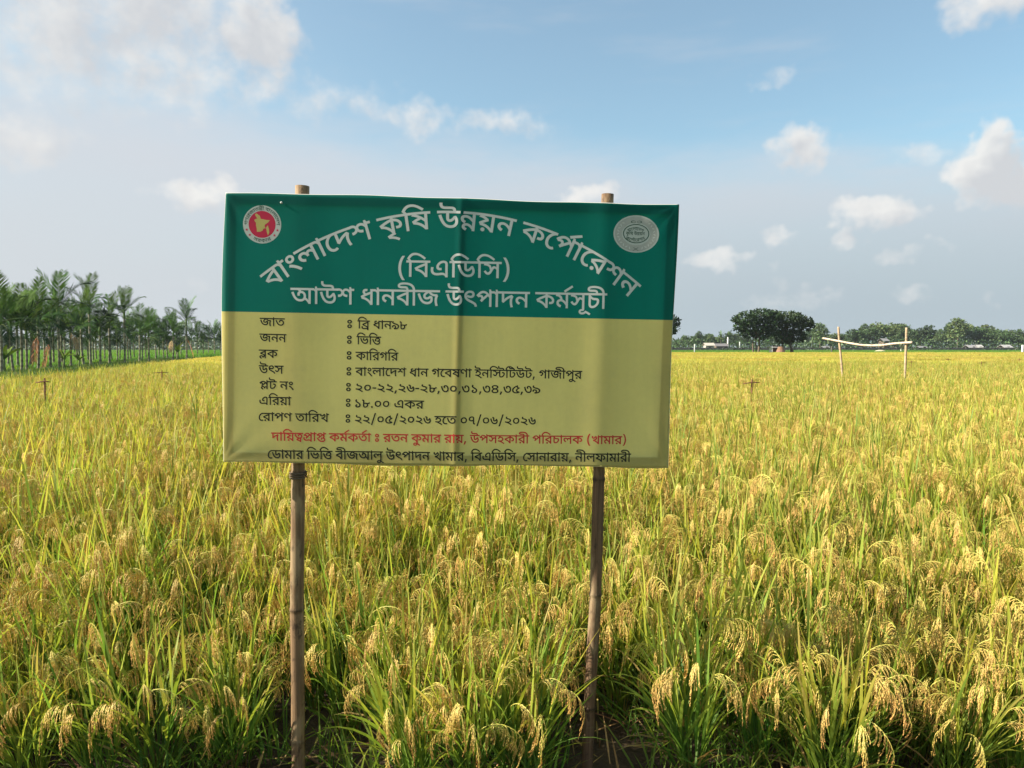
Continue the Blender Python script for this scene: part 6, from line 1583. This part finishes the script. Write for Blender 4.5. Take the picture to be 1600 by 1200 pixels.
hut('pump_house', 'white field pump house under the big tree pair', 1211, 541.2, 6, 124, (0.66, 0.64, 0.60), (0.5, 0.49, 0.46), True, 1.6, 1.5, .12)
# brown stack beside the pump house
t = thing('straw_stack', 'low brown straw stack beside the white pump house', 'straw stack', (at(1220, 545, 123.5).x, 123.5, 0))
mb = MB()
for k in range(7):
    z0, s = k * .24, math.cos(k / 7 * 1.1)
    mb.tube([(0, 0, z0), (0, 0, z0 + .24)], [.85 * s, .85 * math.cos((k + 1) / 7 * 1.1)], 14, jit((0.20, 0.11, 0.07), .2), cap=True)
mb.build('straw', M_STRAW, t)
mb = MB()
mb.tube([(0, 0, 0), (0, 0, 1.95)], .04, 6, (0.2, 0.15, 0.1))
mb.build('centre_pole', M_BARK, t)
# low boundary wall in bays between piers
t = thing('boundary_wall', 'long low dark boundary wall along the foot of the far trees', 'wall', (0, 276, 0))
bay = MB()
bay.box((-2.9, -.1, 0), (2.9, .1, 1.5), (0.085, 0.08, 0.075))
bay_me = bay.mesh('wall_panel', M_WALL)
pier = MB()
pier.box((-.18, -.16, 0), (.18, .16, 1.62), (0.12, 0.11, 0.10))
pier.box((-.22, -.2, 1.62), (.22, .2, 1.7), (0.16, 0.15, 0.14))
pier_me = pier.mesh('pier', M_WALL)
for k in range(-4, 37):
    x = 48 + k * 6.2
    obj('wall_panel', bay_me, t, Matrix.Translation((x, 0, 0)))
    obj('pier', pier_me, t, Matrix.Translation((x + 3.1, 0, 0)))
def post_at(name, label, px, py_top, d, r, col, cat='post'):
    top = (HORIZON - py_top) * d / FPX + CAM_Z
    mb = MB()
    mb.tube([(0, 0, 0), (0, 0, top * .5), (0, 0, top - .05), (0, 0, top)], [r, r * .95, r * .9, r * .5], 10, col)
    mb.tube([(0, 0, 0), (0, 0, .12)], [r * 1.5, r * 1.3], 10, col)
    o = mb.build(name, M_WALL, None, True)
    o.location = ((px - 800) / FPX * d, d, 0)
    return tag(o, label, cat)
post_at('concrete_post', 'pale concrete post in front of the trees right of the signboard', 1085, 537.5, 150, .12, (0.50, 0.52, 0.48))
post_at('chimney', 'tall white chimney pipe over the grey farm shed', 1136.8, 527, 296, .28, (0.72, 0.70, 0.62), 'chimney')
post_at('concrete_post', 'stout white post at the right picture edge beyond the field', 1597, 539, 110, .16, (0.66, 0.66, 0.60))
post_at('concrete_post', 'dark stump-like post left of the bamboo frame at the field edge', 1299, 541, 112, .10, (0.10, 0.09, 0.08))
post_at('concrete_post', 'slim pale pole among the trees under the big left tree', 1155.5, 534, 300, .25, (0.45, 0.48, 0.45))
# pale heap of straw beyond the field
mb = MB()
h = MB()
for j in range(6):
    pass
N = 16
vs, fs = [], []
for j in range(6):
    a = j / 5 * math.pi / 2
    for k in range(N):
        b = 2 * math.pi * k / N
        q = 1 + .12 * mnoise.noise(Vector((math.cos(b) * 2, math.sin(b) * 2, j)))
        vs.append((1.9 * math.cos(a) * math.cos(b) * q, 1.0 * math.cos(a) * math.sin(b) * q, .95 * math.sin(a)))
for j in range(5):
    for k in range(N):
        fs.append((j * N + k, j * N + (k + 1) % N, (j + 1) * N + (k + 1) % N, (j + 1) * N + k))
mb.add(vs, fs, (0.50, 0.44, 0.28))
o = mb.build('straw_heap', M_STRAW, None, True)
o.location = ((1375 - 800) / FPX * 200, 200, 0)
tag(o, 'low pale straw heap on the green strip seen under the bamboo bar', 'straw heap')

# ------------------------------------------------------------------ bamboo goal frame out in the field
fr = thing('bamboo_frame', 'pale bamboo frame of two poles and a sagging crossbar standing in the rice', 'bamboo frame', (at(1364, 590, 18.2).x, 18.2, 0))
finv = Matrix.Translation(fr.location).inverted()
PALE = (0.42, 0.31, 0.20)
dA, dB = 19.2, 17.4
def foot(px, py, d):                                                # continue a pole down to the soil
    p = at(px, py, d)
    return p
bamboo([(1310, 510.5), (1312, 540), (1316, 582), (1321, 640)], [dA] * 4, .026, 31, PALE, fr, .42, .2, 'pole', finv)
bamboo([(1416.5, 512), (1415.5, 545), (1414, 588), (1412, 650)], [dB] * 4, .026, 32, PALE, fr, .42, .25, 'pole', finv)
bamboo([(1286, 528.5), (1311, 533), (1326, 536), (1345, 539), (1362, 540), (1378, 539.4), (1395, 537), (1416, 535.4), (1425, 535)],
       [19.7, 19.12, 18.9, 18.6, 18.3, 18.0, 17.7, 17.31, 17.1], .024, 33, (0.50, 0.41, 0.32), fr, .5, .3, 'crossbar', finv)
# cloth tied under the bar at the right pole
mb = MB()
c = at(1409.5, 536, 17.42)
nu, nv = 7, 9
vs, fs = [], []
for j in range(nv + 1):
    for i in range(nu + 1):
        u, v = i / nu - .5, j / nv
        w = .075 * (1 - .25 * v + .15 * math.sin(v * 5))
        vs.append((c.x + u * w, c.y + .018 * math.sin(u * 16 + v * 3) + .01, c.z - .02 - v * .155 - .012 * math.sin(u * 9) * v))
for j in range(nv):
    for i in range(nu):
        fs.append((j * (nu + 1) + i, j * (nu + 1) + i + 1, (j + 1) * (nu + 1) + i + 1, (j + 1) * (nu + 1) + i))
mb.add(vs, fs, (0.36, 0.40, 0.30))
tag(mb.build('hanging_rag', M_STRAW, None, True), 'pale grey-green rag hanging under the bar at the right bamboo pole', 'rag')

# ------------------------------------------------------------------ bird perches: T-shaped sticks standing in the rice
def perch(label, px, py, d, w_px, tilt, seed):
    r = random.Random(seed)
    k = d / FPX
    top = (HORIZON - py) * k + CAM_Z
    t = thing('bird_perch', label, 'bird perch', ((px - 800) * k, d, 0), r.uniform(-.2, .2), 1, 'bird perches in the rice')
    mb = MB()
    mb.tube([(.01, 0, 0), (.0, 0, top * .5), (.012, 0, top + .05)], [.015, .014, .012], 7, (0.16, 0.08, 0.045))
    mb.build('stake', M_BARK, t, True)
    mb = MB()
    w = w_px * k / 2
    mb.tube([(-w, -.02, top - tilt * w - .01), (-w * .3, -.02, top), (w * .4, -.02, top + .008), (w, -.02, top + tilt * w - .006)], [.006, .009, .009, .005], 6, (0.14, 0.07, 0.04))
    mb.build('crossbar', M_BARK, t, True)
perch('T-shaped stick perch in the rice near the left picture edge', 68, 596.5, 10.6, 26, .03, 1)
perch('T-shaped stick perch in the rice just left of the signboard', 252, 582, 17.2, 22, .0, 2)
perch('T-shaped stick perch in the rice right of the signboard', 1174, 598, 11.6, 26, .05, 3)
perch('small T-shaped perch right of the bamboo frame\'s right pole', 1424, 565.5, 30, 12, 0, 4)
perch('wide T-shaped perch far out at the right', 1533, 567, 28, 15, 0, 5)
perch('tiny far perch between the big trees and the bamboo frame', 1281, 562, 36, 7, 0, 6)
perch('tiny far perch midway between the bamboo frame and the wide far perch', 1481, 561.5, 37, 8, 0, 7)
perch('tiny far perch against the right picture edge', 1592, 561.5, 36, 6, 0, 8)
perch('tiniest far perch behind the bamboo frame\'s right pole', 1437, 554, 62, 6, 0, 9)
perch('tiny perch by the far edge of the field below the left tin roof', 1530, 554.5, 60, 7, 0, 10)

# ------------------------------------------------------------------ air between here and the far trees
def haze_box():
    mb = MB()
    mb.box((-700, -40, -1.0), (700, 640, 18.0))
    me = mb.mesh('haze', [])
    m = bpy.data.materials.new('haze')
    m.use_nodes = True
    m.node_tree.nodes.clear()
    n = NT(m.node_tree)
    v = n.node('ShaderNodeVolumePrincipled')
    v.inputs['Color'].default_value = (0.80, 0.88, 0.96, 1)
    v.inputs['Density'].default_value = 0.00014
    v.inputs['Anisotropy'].default_value = 0.2
    out = n.node('ShaderNodeOutputMaterial')
    n.link(v.outputs[0], out.inputs['Volume'])
    me.materials.append(m)
    tag(obj('haze', me), 'thin bluish haze in the air over the fields', 'haze', kind='stuff')
haze_box()
SC.cycles.volume_bounces = 0
